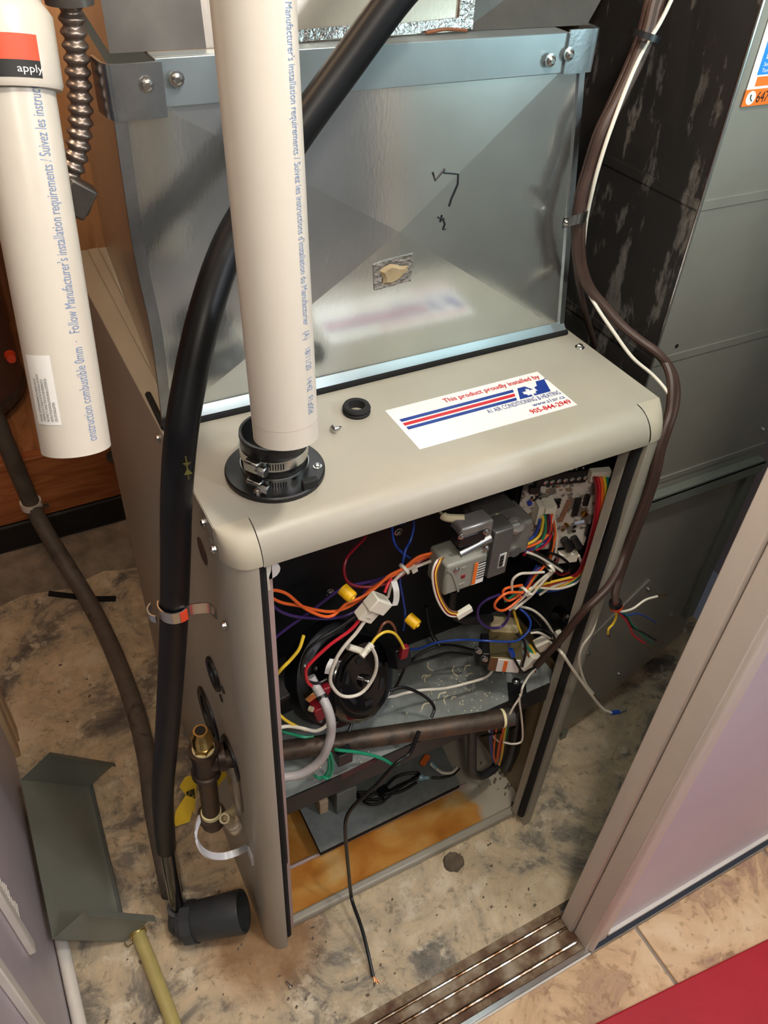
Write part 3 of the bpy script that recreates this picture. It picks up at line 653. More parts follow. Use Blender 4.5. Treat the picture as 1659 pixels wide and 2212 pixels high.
# coupling and reducer at the top of the left pipe
cb = at(24, 196, Y=.165); tC = (cb - bot1).dot(ax)
B().lathe(bot1 + ax * tC, ax, [(0, PR), (0, PR + .005), (.003, PR + .0065), (.05, PR + .0065), (.054, PR + .004), (.062, PR - .002), (.09, PR - .006), (.094, PR - .004), (.10, PR - .004), (.12, PR - .004)], 40).build('coupling', 'pvc', t1)
def wrap(b, t0, t1_, a0, a1, r_, n=10):
    vs = [bot1 + ax * t + (out * math.cos(a0 + (a1 - a0) * k / n) + right * math.sin(a0 + (a1 - a0) * k / n)) * r_ for t in (t0, t1_) for k in range(n + 1)]
    return b.add(vs, [(k, k + 1, n + 2 + k, n + 1 + k) for k in range(n)])
wrap(B(), tC + .017, tC + .034, -1.2, .62, PR + .0068).build('label_band', 'red_lbl', t1)
wrap(B(), tC + .0055, tC + .017, -1.2, .62, PR + .0068).build('label_band', 'print_black', t1)
b = B(); vs, fs = text2d('apply', .0075); b.add([bot1 + ax * (tC + .009 + y) + (out * math.cos(.12 + x / PR) + right * math.sin(.12 + x / PR)) * (PR + .0071) for x, y in vs], fs); b.build('lettering', 'print_white', t1)
wl_ = wrap(B(), .030, .090, -1.08, -.28, PR + .0003).build('warning_label', 'sticker_white', t1)
b = B()
for i, ln in enumerate(('DANGER  D EMPOISONNEMENT AU MONOXYDE DE', 'CARBONE (CO) ET RISQUE DE FEU SI INSTALLE DE FACON', 'INCORRECTE. SUIVEZ TOUS LES AVERTISSEMENTS ET', 'INSTRUCTIONS INSTALLATION POUR LE SYSTEME DE', 'CIRCUITS EVACUATION')):
    pipe_text(b, ln, .0034, bot1 + ax * .033, ax, PR + .0003, -.40 - .12 * (4 - i), out, right, -1, .46)
b.build('lettering', 'print_black', wl_)
# ================================================================== BLACK HOSE
hs = thing('black_hose', 'thick black rubber hose running down past the plenum and furnace side', 'hose', at(360, 1835, Y=.15))
hp = [at(930, -90, Y=.178), at(850, 0, Y=.178), at(742, 148, Y=.178), at(640, 290, Y=.172), at(545, 440, Y=.165), at(488, 545, Y=.152), at(440, 690, Y=.12), at(405, 850, Y=.095), at(389, 960, Y=.08), at(381, 1080, Y=.075), at(379, 1200, Y=.075), at(376, 1330, Y=.078), at(368, 1480, Y=.09), at(360, 1600, Y=.105), at(352, 1700, Y=.12), at(354, 1770, Y=.135), at(359, 1832, Y=.15)]
B().tube(hp, .0165, 20).build('hose_wall', 'black_hose', hs)
mk = at(404, 1010, Y=.05)
hb_ = B()
for sg in (1, -1): hb_.prism([mk + V((0, 0, .001 * sg)), mk + V((.004, -.002, .007 * sg)), mk + V((-.004, -.001, .007 * sg))], (0, -.0006, 0)).box(mk.x - .0006, mk.x + .0006, mk.y - .001, mk.y - .0004, min(mk.z, mk.z + .014 * sg), max(mk.z, mk.z + .014 * sg))
hb_.build('marking', 'olive_print', hs)
# hose strap
sp_ = at(378, 1310, Y=.076); stp = thing('pipe_strap', 'galvanized two-hole strap with orange paint around the black hose', 'strap', sp_ - V((0, 0, .008)))
rr = .0185; pts = []
for k in range(11):
    a = math.radians(60 - 30 * k + 20); pts.append(sp_ + V((math.cos(a) * rr, math.sin(a) * rr, 0)))
fr_ = [sp_ + V((.040, -.012, -.012)), sp_ + V((.034, -.014, -.004))] + [sp_ + V((rr * math.cos(math.radians(a)), rr * math.sin(math.radians(a)), 0)) for a in (-40, -75, -110, -145, -180, 150)]
B().strap(fr_, .017, .0016, (0, 0, 1)).build('band', 'steel', stp)
B().strap([sp_ + V((rr * 1.04 * math.cos(math.radians(a)), rr * 1.04 * math.sin(math.radians(a)), 0)) for a in (-60, -74, -88)], .0165, .0012, (0, 0, 1)).build('paint_mark', 'red_lbl', stp)
B().obox(sp_ + V((.0405, -.011, -.016)), ((1, .3, 0), (-.3, 1, 0), (0, 0, 1)), (.001, .006, .009)).build('ear', 'steel', stp)
B().strap([sp_ + V((-.020 - .009 * math.sin(math.radians(a)), .012 * math.cos(math.radians(a)) + .012, -.012)) for a in (20, 60, 90, 120, 160)], .011, .0016, (0, 0, 1)).build('second_loop', 'galv_corner', stp)
# pipe below the hose, elbow and open grey coupling
e0, e1 = at(361, 1830, Y=.152), at(384, 1965, Z=.055)
dp = thing('drain_pipe', 'thin black drain pipe rising from the grey coupling into the hose', 'pipe', e1 - V((0, 0, .01)))
B().cyl(e0 + V((0, 0, .02)), e1, .0125, n=20).build('pipe_wall', 'black_gloss', dp)
cpl = thing('drain_coupling', 'dark grey plastic drain coupling lying open on the concrete', 'coupling', at(395, 1990, Z=.0))
c0, c1 = at(398, 1995, Z=.040), at(526, 1968, Z=.072); ca = (c1 - c0).normalized(); Lc = (c1 - c0).length
B().lathe(c0, ca, [(-.006, .012), (-.006, .030), (.012, .032), (.018, .035), (Lc - .004, .0385), (Lc, .0375), (Lc, .034), (.03, .030), (.028, .012)], 36, closed=True).build('cup', 'coupling', cpl)
B().lathe(c0 + ca * .004, ca, [(0, .0335), (0, .039), (.02, .039), (.02, .0335)], 10, closed=True).build('hex_ring', 'coupling', cpl)
B().tube([e1 + V((0, 0, .012)), e1 + V((.001, 0, -.004)), c0 + ca * -.012 + V((0, 0, -.004)), c0 + ca * .0], .0185, 16).build('elbow', 'coupling', cpl)
# ================================================================== LOW-VOLTAGE CABLES
def yy(pts): return [at(x, y, Y=d) for x, y, d in pts]
cbl = thing('thermostat_cable', 'brown thermostat cable ending in stripped coloured wires beside the furnace', 'cable', at(1330, 1310, Y=-.01))
MAIN = [(1440, -60, .225), (1413, 0, .222), (1396, 67, .215), (1370, 135, .21), (1336, 209, .205), (1299, 286, .2), (1275, 364, .2), (1255, 431, .198), (1246, 505, .195), (1249, 570, .195), (1268, 618, .19), (1300, 655, .175), (1340, 700, .15), (1380, 733, .125), (1421, 763, .10), (1452, 802, .082), (1461, 845, .068), (1456, 888, .055), (1443, 927, .045), (1430, 968, .04), (1419, 1021, .032), (1402, 1076, .028), (1377, 1142, .022), (1355, 1200, .02), (1338, 1250, .012), (1329, 1280, .0), (1330, 1302, -.01)]
B().tube(yy(MAIN), .006, 10).build('jacket', 'cable_brown', cbl)
ring = at(1330, 1306, Y=-.01); dn = (at(1333, 1320, Y=-.012) - ring).normalized()
B().lathe(ring - dn * .006, dn, [(0, .0055), (0, .010), (.007, .0105), (.007, .0055)], 18, closed=True).build('collar', 'black_plastic', cbl)
B().lathe(ring + dn * .001, dn, [(0, .0055), (0, .0105), (.005, .0105), (.005, .0055)], 18, closed=True).build('collar_ring', 'red_lbl', cbl)
def lead(parent, m, pts, bare=None, rad=.0016):
    o = B().tube(yy(pts), rad, 8).build('wire', m, parent)
    if bare: B().tube([at(pts[-1][0], pts[-1][1], Y=pts[-1][2]), at(*bare[:2], Y=bare[2])], rad * .5, 6, 0).build('bare_tip', 'copper', o)
    return o
d0 = -.014
lead(cbl, 'white_wire', [(1332, 1318, d0), (1345, 1321, d0), (1368, 1314, d0), (1394, 1296, d0), (1420, 1288, d0)], (1441, 1285, d0), .0019)
lead(cbl, 'yellow_wire', [(1332, 1322, d0), (1330, 1335, d0), (1324, 1348, d0), (1315, 1358, d0), (1313, 1369, d0)], (1318, 1378, d0), .0019)
lead(cbl, 'red_wire', [(1333, 1320, d0), (1353, 1340, d0), (1363, 1360, d0), (1368, 1372, d0), (1392, 1390, d0)], (1404, 1402, d0), .0019)
lead(cbl, 'green_wire', [(1335, 1320, d0), (1353, 1328, d0), (1365, 1348, d0), (1388, 1371, d0), (1411, 1392, d0)], (1424, 1406, d0), .0014)
lead(cbl, 'black_wire', [(1335, 1322, d0), (1352, 1334, d0), (1365, 1354, d0), (1388, 1366, d0), (1417, 1383, d0)], (1434, 1389, d0), .0016)
lead(cbl, 'blue_wire', [(1335, 1322, d0), (1355, 1329, d0), (1376, 1325, d0), (1399, 1334, d0), (1417, 1345, d0)], (1425, 1351, d0), .0013)
c2 = thing('thermostat_cable', 'brown thermostat cable bending across the right column into the furnace', 'cable', at(1158, 1439, Y=.03))
M2 = [(1455, -60, .235), (1427, 0, .232), (1408, 67, .225), (1381, 135, .22), (1345, 209, .215), (1308, 286, .21), (1283, 364, .207), (1263, 431, .204), (1255, 505, .2), (1258, 570, .2), (1276, 622, .193), (1308, 662, .172), (1349, 707, .147), (1389, 742, .122), (1428, 772, .098), (1446, 806, .078), (1450, 845, .062), (1446, 890, .048), (1434, 927, .038), (1421, 968, .03), (1410, 1021, .022), (1393, 1076, .018), (1369, 1142, .014), (1348, 1195, .010), (1333, 1235, -.004), (1314, 1267, -.016), (1290, 1292, -.02), (1262, 1319, -.02), (1232, 1355, -.01), (1205, 1388, .005), (1177, 1418, .02), (1158, 1439, .03)]
B().tube(yy(M2), .006, 10).build('jacket', 'cable_brown', c2)
lead(c2, 'red_wire', [(1158, 1439, .03), (1155, 1446, .03), (1157, 1452, .032)], None, .0014)
lead(c2, 'white_wire', [(1159, 1440, .03), (1150, 1452, .02), (1141, 1462, .01), (1129, 1484, -.004), (1124, 1504, -.006), (1110, 1526, -.006), (1102, 1541, -.006), (1092, 1560, -.004)], None, .0018)
lead(c2, 'white_wire', [(1124, 1500, -.006), (1122, 1514, -.006), (1126, 1545, -.006), (1129, 1581, -.006), (1126, 1602, -.004), (1107, 1607, .0), (1087, 1603, .004)], None, .0018)
o = lead(c2, 'black_wire', [(1158, 1441, .03), (1146, 1446, .02), (1130, 1453, .012), (1117, 1434, .02), (1107, 1415, .03)], None, .0022)
B().cyl(at(1108, 1417, Y=.03), at(1103, 1403, Y=.035), .0045, n=10).build('terminal_sleeve', 'blue_wire', o)
B().obox(at(1100, 1393, Y=.036), ((1, 0, 0), (0, 1, 0), (-.1, 0, 1)), (.003, .0008, .006)).build('spade_terminal', 'steel', o)
tag(B().tube(yy([(1420, -60, .228), (1400, 0, .227), (1384, 67, .225), (1356, 140, .222), (1322, 215, .216), (1288, 290, .212), (1265, 364, .212), (1247, 431, .212), (1240, 505, .208), (1246, 580, .21), (1256, 640, .22), (1268, 690, .235), (1282, 735, .25), (1300, 790, .27)]), .0045, 10).build('thermostat_cable', 'cable_brown'), 'brown thermostat cable dropping behind the right edge of the furnace', 'cable')
wc = thing('white_cable', 'thin white cable following the brown cables around the furnace corner', 'cable', at(1290, 1513, Y=0))
B().tube(yy([(1475, -60, .222), (1450, 0, .22), (1423, 54, .214), (1394, 100, .208), (1359, 175, .2), (1319, 280, .192), (1295, 354, .19), (1280, 411, .192), (1266, 480, .2), (1260, 560, .203), (1268, 622, .196), (1291, 666, .172), (1325, 716, .145), (1366, 772, .115), (1410, 810, .09), (1441, 846, .065), (1451, 873, .052), (1449, 893, .045), (1438, 912, .042), (1425, 960, .042), (1408, 1020, .04), (1394, 1060, .036), (1372, 1098, .034), (1355, 1150, .034), (1335, 1210, .03), (1312, 1270, .018), (1297, 1310, .008), (1290, 1330, .004), (1278, 1366, 0), (1257, 1397, 0), (1251, 1432, 0), (1264, 1475, 0), (1281, 1498, 0)]), .0024, 8).build('jacket', 'white_wire', wc)
B().tube(yy([(1281, 1498, 0), (1286, 1508, 0), (1296, 1513, 0)]), .001, 6).build('bare_tip', 'copper', wc)
ww = thing('white_wire', 'white wire with blue spade terminal hanging out past the right column', 'wire', at(1321, 1540, Y=-.02))
B().tube(yy([(1185, 1385, .05), (1200, 1398, .02), (1215, 1412, -.01), (1238, 1447, -.016), (1275, 1498, -.02), (1301, 1530, -.02), (1321, 1540, -.02)]), .0026, 8).build('insulation', 'white_wire', ww)
B().cyl(at(1320, 1540, Y=-.02), at(1336, 1538, Y=-.02), .0042, n=10).build('terminal_sleeve', 'blue_wire', ww)
B().obox(at(1345, 1537, Y=-.02), ((1, -.1, .15), (0, 1, 0), (0, 0, 1)), (.008, .0012, .0035)).build('spade_terminal', 'steel', ww)
p_ = at(1394, 76, Y=.212); tag(B().lathe(p_ - V((0, 0, .004)), V((.25, 0, 1)), [(0, .0155), (0, .0185), (.007, .0185), (.007, .0155)], 16, closed=True).build('cable_tie', 'black_plastic'), 'black cable tie around the brown and white cables', 'cable tie')
ck = thing('cable_clamp', 'small galvanized clip screwed to the plenum edge around brown cables', 'clamp', at(1240, 478, Y=.2))
B().strap([at(1215, 480, Y=.214), at(1222, 482, Y=.212), at(1232, 478, Y=.2), at(1246, 474, Y=.181), at(1262, 468, Y=.183), at(1270, 464, Y=.2)], .013, .0014, (0, 0, 1)).build('band', 'steel', ck)
B().screw(at(1223, 481, Y=.211), (0, -1, 0), .004).build('screw', 'steel', ck)
# ================================================================== INSIDE THE FURNACE
# ---- control board
board_o = V((.452, .092, .912)); bU = V((.113, -.034, 0)); bV = V((0, 0, -.147)); bN = bU.normalized().cross(V((0, 0, 1)))
def bd(zx, zy, h=0):
    px, py = 900 + zx / 3.7705, 960 + zy / 3.7705
    d = ROT @ V(((px - IW / 2) / F_PX, -(py - IH / 2) / F_PX, -1)); o = board_o + bN * h
    return CAM + d * ((o - CAM).dot(bN) / d.dot(bN))
uN, vN = bU.normalized(), V((0, 0, 1))
cbd = thing('control_board', 'white furnace control circuit board crowded with components', 'circuit board', bd(1100, 800))
c_ = board_o + bU * .5 + bV * .5
B().obox(c_, (uN, vN, bN), (.0595, .0745, .0008)).build('board', 'pcb', cbd)
B().obox(c_ - bN * .010 + V((0, 0, .004)), (uN, vN, bN), (.064, .082, .001)).build('backing_plate', 'inner_black', cbd)
def comp(zx, zy, hw, hh, d, m, name, bev=.0004, parent=None):
    return B().obox(bd(zx, zy, d / 2 + .0008), (uN, vN, bN), (hw, hh, d / 2)).build(name, m, parent or cbd, bevel=bev)
ts = comp(1195, 255, .033, .0105, .012, 'black_plastic', 'terminal_strip')
for k in range(7):
    zx = 1050 + k * 54; zy = 305 - k * 6.2
    B().lathe(bd(zx, zy, .0118), bN, [(0, .0035), (.002, .0035), (.0026, .002)], 10).build('terminal_screw', 'steel', ts)
for zx, zy, tx in ((1012, 222, 'Y/Y2'), (1078, 214, 'Y1'), (1135, 207, 'G'), (1185, 200, 'W2'), (1235, 194, 'W1'), (1292, 187, 'C'), (1348, 180, 'R')):
    flat_text(B(), tx, .0052, bd(zx, zy + 22, .0132), uN, vN).build('lettering', 'print_white', ts)
flat_text(B(), 'Expansion   Port', .0036, bd(1410, 178, .0012), uN, vN).build('lettering', 'print_black', cbd)
flat_text(B(), 'UT ELEC CONTROLS', .003, bd(858, 470, .0012), vN, -uN).build('lettering', 'print_black', cbd)
comp(1490, 245, .0150, .0085, .011, 'nylon', 'connector'); comp(958, 366, .0075, .0055, .007, 'black_plastic', 'relay')
comp(990, 290, .004, .008, .012, 'black_plastic', 'relay'); comp(950, 245, .006, .004, .004, 'nylon', 'connector')
for i in range(3): comp(1135 - i * 6, 455 + i * 26, .0075, .0018, .004, 'black_plastic', 'diode')
comp(1300, 510, .0042, .0165, .005, 'black_plastic', 'chip'); comp(1382, 455, .0036, .0095, .005, 'black_plastic', 'chip')
for i in range(12):
    zx, zy = 1245 - i * 7, 455 + i * 15.5
    B().cyl(bd(zx - 22, zy + 3, .002), bd(zx + 22, zy - 3, .002), .0013, n=8).build('resistor', 'resistor', cbd)
for i in range(10):
    zx, zy = 1050 + random.random() * 300, 340 + random.random() * 60
    B().cyl(bd(zx - 12, zy, .0018), bd(zx + 12, zy - 3, .0018), .0011, n=8).build('resistor', random.choice(['resistor', 'black_plastic', 'resistor']), cbd)
for i in range(16):
    zx, zy = 880 + random.random() * 160, 400 + random.random() * 60
    if i > 7: zx, zy = 1180 + random.random() * 180, 620 + random.random() * 110
    comp(zx, zy, .0016 + random.random() * .0016, .0014, .002, random.choice(['black_plastic', 'resistor', 'black_plastic', 'gold']), 'component', 0)
B().lathe(bd(1362, 556, .0008), bN, [(0, .0048), (.0045, .0048), (.005, .004)], 14).build('crystal', 'gold', cbd)
B().cyl(bd(1282, 642, .004), bd(1362, 628, .004), .0030, n=12).build('resistor', 'res_blue', cbd)
B().lathe(bd(915, 468, .0008), bN, [(0, .0036), (.005, .0036), (.006, .002)], 12).build('capacitor', 'blue_cap', cbd)
for a, b_ in (((1200, 770), (1250, 860)), ((1275, 760), (1325, 840))):
    k = B().cyl(bd(*a, .008), bd(*b_, .014), .0062, n=16).build('capacitor', 'black_plastic', cbd)
    B().cyl(bd(*b_, .014), bd(b_[0] + 2, b_[1] + 4, .0145), .0052, n=14).build('end_cap', 'steel', k)
cn = comp(1038, 545, .0135, .0165, .019, 'nylon', 'connector'); comp(1060, 500, .006, .005, .024, 'nylon', 'latch', .0004, cn)
comp(1225, 910, .0150, .0085, .012, 'nylon', 'connector'); comp(1395, 700, .003, .010, .006, 'black_plastic', 'relay')
comp(1495, 420, .002, .012, .004, 'resistor', 'component')
# ---- wire helper inside the furnace
def wire(parent, m, pts, rad=.0021, name='wire'):
    return B().tube([at(x, y, Y=d) for x, y, d in pts], rad, 8, 5).build(name, m, parent)
def dep(pts, a, b_):
    n_ = len(pts) - 1; return [(x, y, a + (b_ - a) * i / n_) for i, (x, y) in enumerate(pts)]
def tie(parent, px, py, Y, rr_=.006):
    p = at(px, py, Y=Y); return B().lathe(p - V((.002, 0, .001)), V((1, .2, .5)), [(0, rr_), (0, rr_ + .0012), (.004, rr_ + .0012), (.004, rr_)], 14, closed=True).build('cable_tie', 'nylon', parent)
hb = thing('wire_harness', 'colourful wires curving down from the square white connector on the circuit board', 'wires', at(1150, 1170, Y=.07))
for i, (m, l) in enumerate((('blue_wire', [(1166, 1122), (1165, 1130), (1155, 1156), (1135, 1170)]), ('yellow_wire', [(1172, 1116), (1173, 1126), (1168, 1151), (1155, 1167), (1132, 1178)]),
    ('green_wire', [(1177, 1112), (1178, 1146), (1168, 1172), (1150, 1190)]), ('purple_wire', [(1185, 1108), (1186, 1146), (1176, 1172), (1150, 1186), (1132, 1192)]),
    ('orange_wire', [(1192, 1106), (1186, 1150), (1163, 1172), (1132, 1184)]), ('orange_wire', [(1193, 1110), (1200, 1150), (1196, 1172), (1190, 1200), (1180, 1225)]),
    ('white_wire', [(1196, 1112), (1202, 1159), (1200, 1193), (1190, 1215)]), ('red_wire', [(1188, 1112), (1189, 1160), (1165, 1185), (1132, 1195)]),
    ('dkred_wire', [(1182, 1112), (1183, 1160), (1160, 1188), (1130, 1199)]), ('black_wire', [(1180, 1110), (1192, 1165), (1183, 1200), (1160, 1230)]))):
    wire(hb, m, dep(l, .062, .06))
hr = thing('wire_harness', 'flat run of red, orange and yellow wires along the board edge', 'wires', at(1270, 1215, Y=.05))
for i, (m, dx) in enumerate((('dkred_wire', 0), ('red_wire', 6), ('orange_wire', 14), ('yellow_wire', 21), ('green_wire', 27), ('blue_wire', 32))):
    sft = dx * .9
    wire(hr, m, [(1284 + dx, 1030, .048), (1289 + sft, 1062, .04), (1284 + sft, 1120, .04), (1273 + sft * .9, 1168, .042), (1262 + sft * .7, 1205, .045), (1246 + sft * .5, 1238, .05), (1214, 1252 + i * 4, .058), (1165, 1258 + i * 4, .065), (1130, 1268 + i * 3, .07)], .0023)
hm = thing('wire_harness', 'tangled loom with white tie looping below the gas valve', 'wires', at(1110, 1315, Y=.08))
for m, l, a, b_ in (('white_wire', [(1250, 1200), (1256, 1225), (1237, 1249), (1192, 1268), (1165, 1285)], .05, .06), ('white_wire', [(1262, 1215), (1250, 1255), (1205, 1272), (1152, 1269), (1133, 1284), (1107, 1315)], .048, .06),
    ('white_wire', [(1175, 1236), (1144, 1238), (1123, 1240), (1107, 1254), (1106, 1281)], .05, .055), ('white_wire', [(1190, 1235), (1165, 1255), (1138, 1283), (1100, 1318)], .05, .058), ('white_wire', [(1198, 1232), (1172, 1258), (1146, 1288), (1112, 1316)], .048, .056),
    ('orange_wire', [(1180, 1218), (1152, 1249), (1136, 1273), (1102, 1297), (1088, 1289), (1091, 1272), (1128, 1264)], .055, .055), ('orange_wire', [(1130, 1280), (1096, 1281), (1072, 1299), (1070, 1313), (1086, 1319), (1107, 1307), (1128, 1288)], .05, .055),
    ('purple_wire', [(1168, 1225), (1149, 1241), (1133, 1278), (1112, 1302), (1102, 1318), (1096, 1339), (1080, 1355), (1054, 1355), (1035, 1339), (1033, 1315), (1049, 1297), (1080, 1284)], .055, .07),
    ('green_wire', [(1170, 1230), (1143, 1262), (1110, 1285), (1090, 1300)], .06, .065), ('blue_wire', [(1160, 1222), (1140, 1255), (1125, 1290)], .062, .065), ('dkred_wire', [(1213, 1200), (1194, 1225), (1210, 1241), (1230, 1236)], .06, .055),
    ('black_wire', [(1155, 1191), (1192, 1213), (1224, 1233), (1232, 1222), (1213, 1204), (1186, 1193)], .05, .055), ('white_wire', [(1139, 1193), (1165, 1203), (1192, 1220), (1214, 1234)], .05, .05), ('black_wire', [(1139, 1199), (1170, 1214), (1190, 1236), (1184, 1262)], .055, .055),
    ('yellow_wire', [(1246, 1244), (1205, 1254), (1165, 1264), (1140, 1274)], .052, .056)):
    wire(hm, m, dep(l, a, b_))
tie(hm, 1135, 1278, .056, .010); tie(hm, 1188, 1226, .05, .009)
B().tube([at(1140, 1283, Y=.045), at(1150, 1284, Y=.043)], .0025, 8, 0).build('tie_tail', 'nylon', hm)
# ---- gas valve
gv = thing('gas_valve', 'grey metal gas valve with beige control module hanging in the burner compartment', 'gas valve', at(1010, 1300, Y=.08))
def vb(px, py, Yf, w_, h_, dp_, m, name, parent=None, bev=.002):
    p = at(px, py, Y=Yf); return B().box(p.x - w_ / 2, p.x + w_ / 2, Yf, Yf + dp_, p.z - h_ / 2, p.z + h_ / 2).build(name, m, parent or gv, bevel=bev)
vb(1082, 1196, .030, .030, .086, .03, 'valve_grey', 'valve_plate')
vb(1118, 1168, .040, .046, .062, .05, 'valve_alu', 'valve_body', None, .005)
p = at(1112, 1133, Y=.045); B().lathe(p + V((0, 0, -.004)), (0, -.25, 1), [(0, .013), (.006, .013), (.008, .011), (.008, .007), (.004, .006)], 20).build('port_boss', 'valve_alu', gv)
p = at(1112, 1190, Y=.040); B().lathe(p, (0, -1, 0), [(0, .009), (.003, .009), (.003, .003)], 14).build('port_boss', 'valve_grey', gv)
vb(1078, 1122, .070, .062, .024, .045, 'valve_grey', 'inlet_block', None, .003)
p = at(1078, 1104, Y=.085); il = B().lathe(p + V((0, 0, -.006)), (0, 0, 1), [(0, .019), (.009, .021), (.010, .0165), (.002, .015)], 18).build('inlet_rim', 'valve_grey', gv)
b = B()
for k in range(9):
    a = k * .5 - .4; c0_ = p + V((math.cos(a) * .017, math.sin(a) * .017 - .003, .002)); b.obox(c0_, ((math.cos(a), math.sin(a), .3), (-math.sin(a), math.cos(a), .2), (0, .2, 1)), (.003, .006, .003 + .003 * (k % 3)))
b.build('pipe_dope', 'dope', il)
rg = vb(1032, 1146, .030, .050, .020, .028, 'valve_alu', 'regulator', None, .004)
vb(1022, 1165, .028, .040, .018, .025, 'black_plastic', 'regulator_cover', rg, .002)
p = at(1012, 1188, Y=.035); B().cyl(p - V((.014, -.002, .003)), p + V((.034, .004, .006)), .0085, n=18).build('pressure_tap', 'steel', rg)
for px, py in ((996, 1158), (1050, 1148), (1050, 1184)): B().screw(at(px, py, Y=.024), (0, -1, 0), .004).build('screw', 'steel', rg)
vb(1040, 1172, .036, .03, .052, .02, 'valve_alu', 'side_bracket', rg, .002)
mo = vb(1006, 1242, .022, .064, .056, .045, 'module', 'control_module', None, .004)
p = at(1005, 1200, Y=.05); 
B().screw(at(986, 1230, Y=.0215), (0, -1, 0), .0035).build('screw', 'steel', mo)
vb(1003, 1228, .0212, .007, .005, .002, 'module', 'button', mo, .0005); vb(1001, 1246, .0208, .006, .006, .003, 'dkred_wire', 'switch', mo, .0005); vb(997, 1264, .0212, .010, .006, .002, 'module', 'button', mo, .0005)
B().strap([at(966, 1232, Y=.0215), at(978, 1240, Y=.0212), (at(986, 1262, Y=.0212)), at(990, 1278, Y=.0215)], .001, .003, (0, 1, 0)).build('moulded_rib', 'module', mo)
lb_ = vb(1034, 1240, .0205, .018, .036, .0012, 'print_white', 'warning_label', mo, 0)
p = at(1025, 1240, Y=.02); B().box(p.x - .002, p.x + .0035, .0198, .0206, p.z - .020, p.z + .020).build('orange_edge', 'orange_lbl', lb_)
p = at(1034, 1236, Y=.02); b = B()
for k in range(7): b.box(p.x - .002, p.x + .011, .0199, .0204, p.z + .016 - k * .0048, p.z + .0175 - k * .0048)
b.build('fine_print', 'print_black', lb_)
lb2 = vb(1085, 1211, .0292, .011, .026, .001, 'print_white', 'barcode_label', None, 0)
p = at(1083, 1212, Y=.0286); b = B()
for k in range(11): b.box(p.x - .003, p.x + .0035, .0284, .0290, p.z - .011 + k * .002, p.z - .0102 + k * .002 + (k % 3) * .0003)
b.build('barcode', 'print_black', lb2)
B().tube([at(1002, 1120, Y=.05), at(965, 1118, Y=.06), at(952, 1108, Y=.07), at(935, 1092, Y=.09)], lambda t: .0055 if t < .55 else .0018, 10).build('pressure_nipple', 'nylon_ivory', gv)
B().tube([at(1035, 1200, Y=.03), at(1028, 1212, Y=.028), at(1015, 1205, Y=.03)], .002, 8).build('lead', 'black_wire', gv)
# square pilot lead plug
hv = thing('wire_harness', 'brown and yellow leads from the gas valve ending in a white four pin plug', 'wires', at(1003, 1340, Y=.03))
for i, m in enumerate(('white_wire', 'dkred_wire', 'yellow_wire', 'brown_wire')):
    o_ = i * 3; wire(hv, m, [(955 + o_ * .4, 1205, .04), (942 + o_, 1214, .03), (934 + o_, 1240, .026), (939 + o_, 1278, .026), (951 + o_, 1308 - o_ * .4, .026), (967 + o_ * .6, 1328 - o_, .026), (988, 1332 - o_, .026)], .0016)
pa, pb = at(986, 1332, Y=.026), at(1018, 1312, Y=.026); dx_ = (pb - pa).normalized()
B().obox((pa + pb) / 2, (dx_, (0, 1, 0), dx_.cross(V((0, 1, 0)))), ((pb - pa).length / 2, .004, .0055)).build('plug', 'nylon', hv, bevel=.001)
# ---- loom on the left: red, orange, purple
ho = thing('wire_harness', 'orange, red and purple wires crossing the dark burner compartment', 'wires', at(700, 1335, Y=.08))
OR1 = [(579, 1279), (595, 1275), (620, 1283), (644, 1303), (665, 1318), (697, 1331), (718, 1330), (733, 1318), (750, 1303), (783, 1289), (812, 1269), (841, 1243), (873, 1227), (902, 1204), (940, 1193), (960, 1187)]
OR2 = [(578, 1281), (587, 1291), (610, 1302), (644, 1308), (685, 1318), (718, 1321), (750, 1312), (779, 1294), (800, 1274), (829, 1254), (870, 1232), (905, 1209), (955, 1191)]
wire(ho, 'orange_wire', dep(OR1, .06, .06)); wire(ho, 'orange_wire', dep(OR2, .064, .064))
RD = [(752, 1142, .15), (774, 1146, .14), (790, 1158, .13), (771, 1180, .11), (750, 1204, .09), (743, 1231, .08), (750, 1255, .075), (769, 1266, .07), (798, 1268, .067), (829, 1262, .064), (849, 1255, .064), (878, 1236, .064), (914, 1209, .064), (955, 1194, .066)]
wire(ho, 'dkred_wire', RD)
wire(ho, 'red_wire', dep([(845, 1250), (838, 1262), (831, 1280)], .06, .05)); 
wire(ho, 'purple_wire', dep([(581, 1300), (605, 1320), (636, 1331), (675, 1335), (709, 1336), (745, 1330), (769, 1318), (781, 1296), (788, 1277), (810, 1260), (853, 1243)], .07, .07))
wire(ho, 'purple_wire', dep([(586, 1385), (612, 1363), (648, 1337), (685, 1310), (733, 1274), (757, 1265), (805, 1255), (850, 1240)], .08, .075))
wire(ho, 'white_wire', dep([(838, 1290), (846, 1262), (856, 1250), (875, 1233), (905, 1222), (940, 1208), (960, 1200)], .06, .06))
tie(ho, 874, 1229, .062, .008); B().obox(at(894, 1229, Y=.06), ((1, 0, .3), (0, 1, 0), (-.3, 0, 1)), (.004, .003, .005)).build('tie_tail', 'nylon', ho); tie(ho, 953, 1191, .063, .008)
tg = B().strap([at(851, 1255, Y=.055), at(856, 1275, Y=.05), at(856, 1295, Y=.05), at(852, 1308, Y=.05)], .008, .0008, (1, -.3, 0)).build('flag_tag', 'print_white', ho)
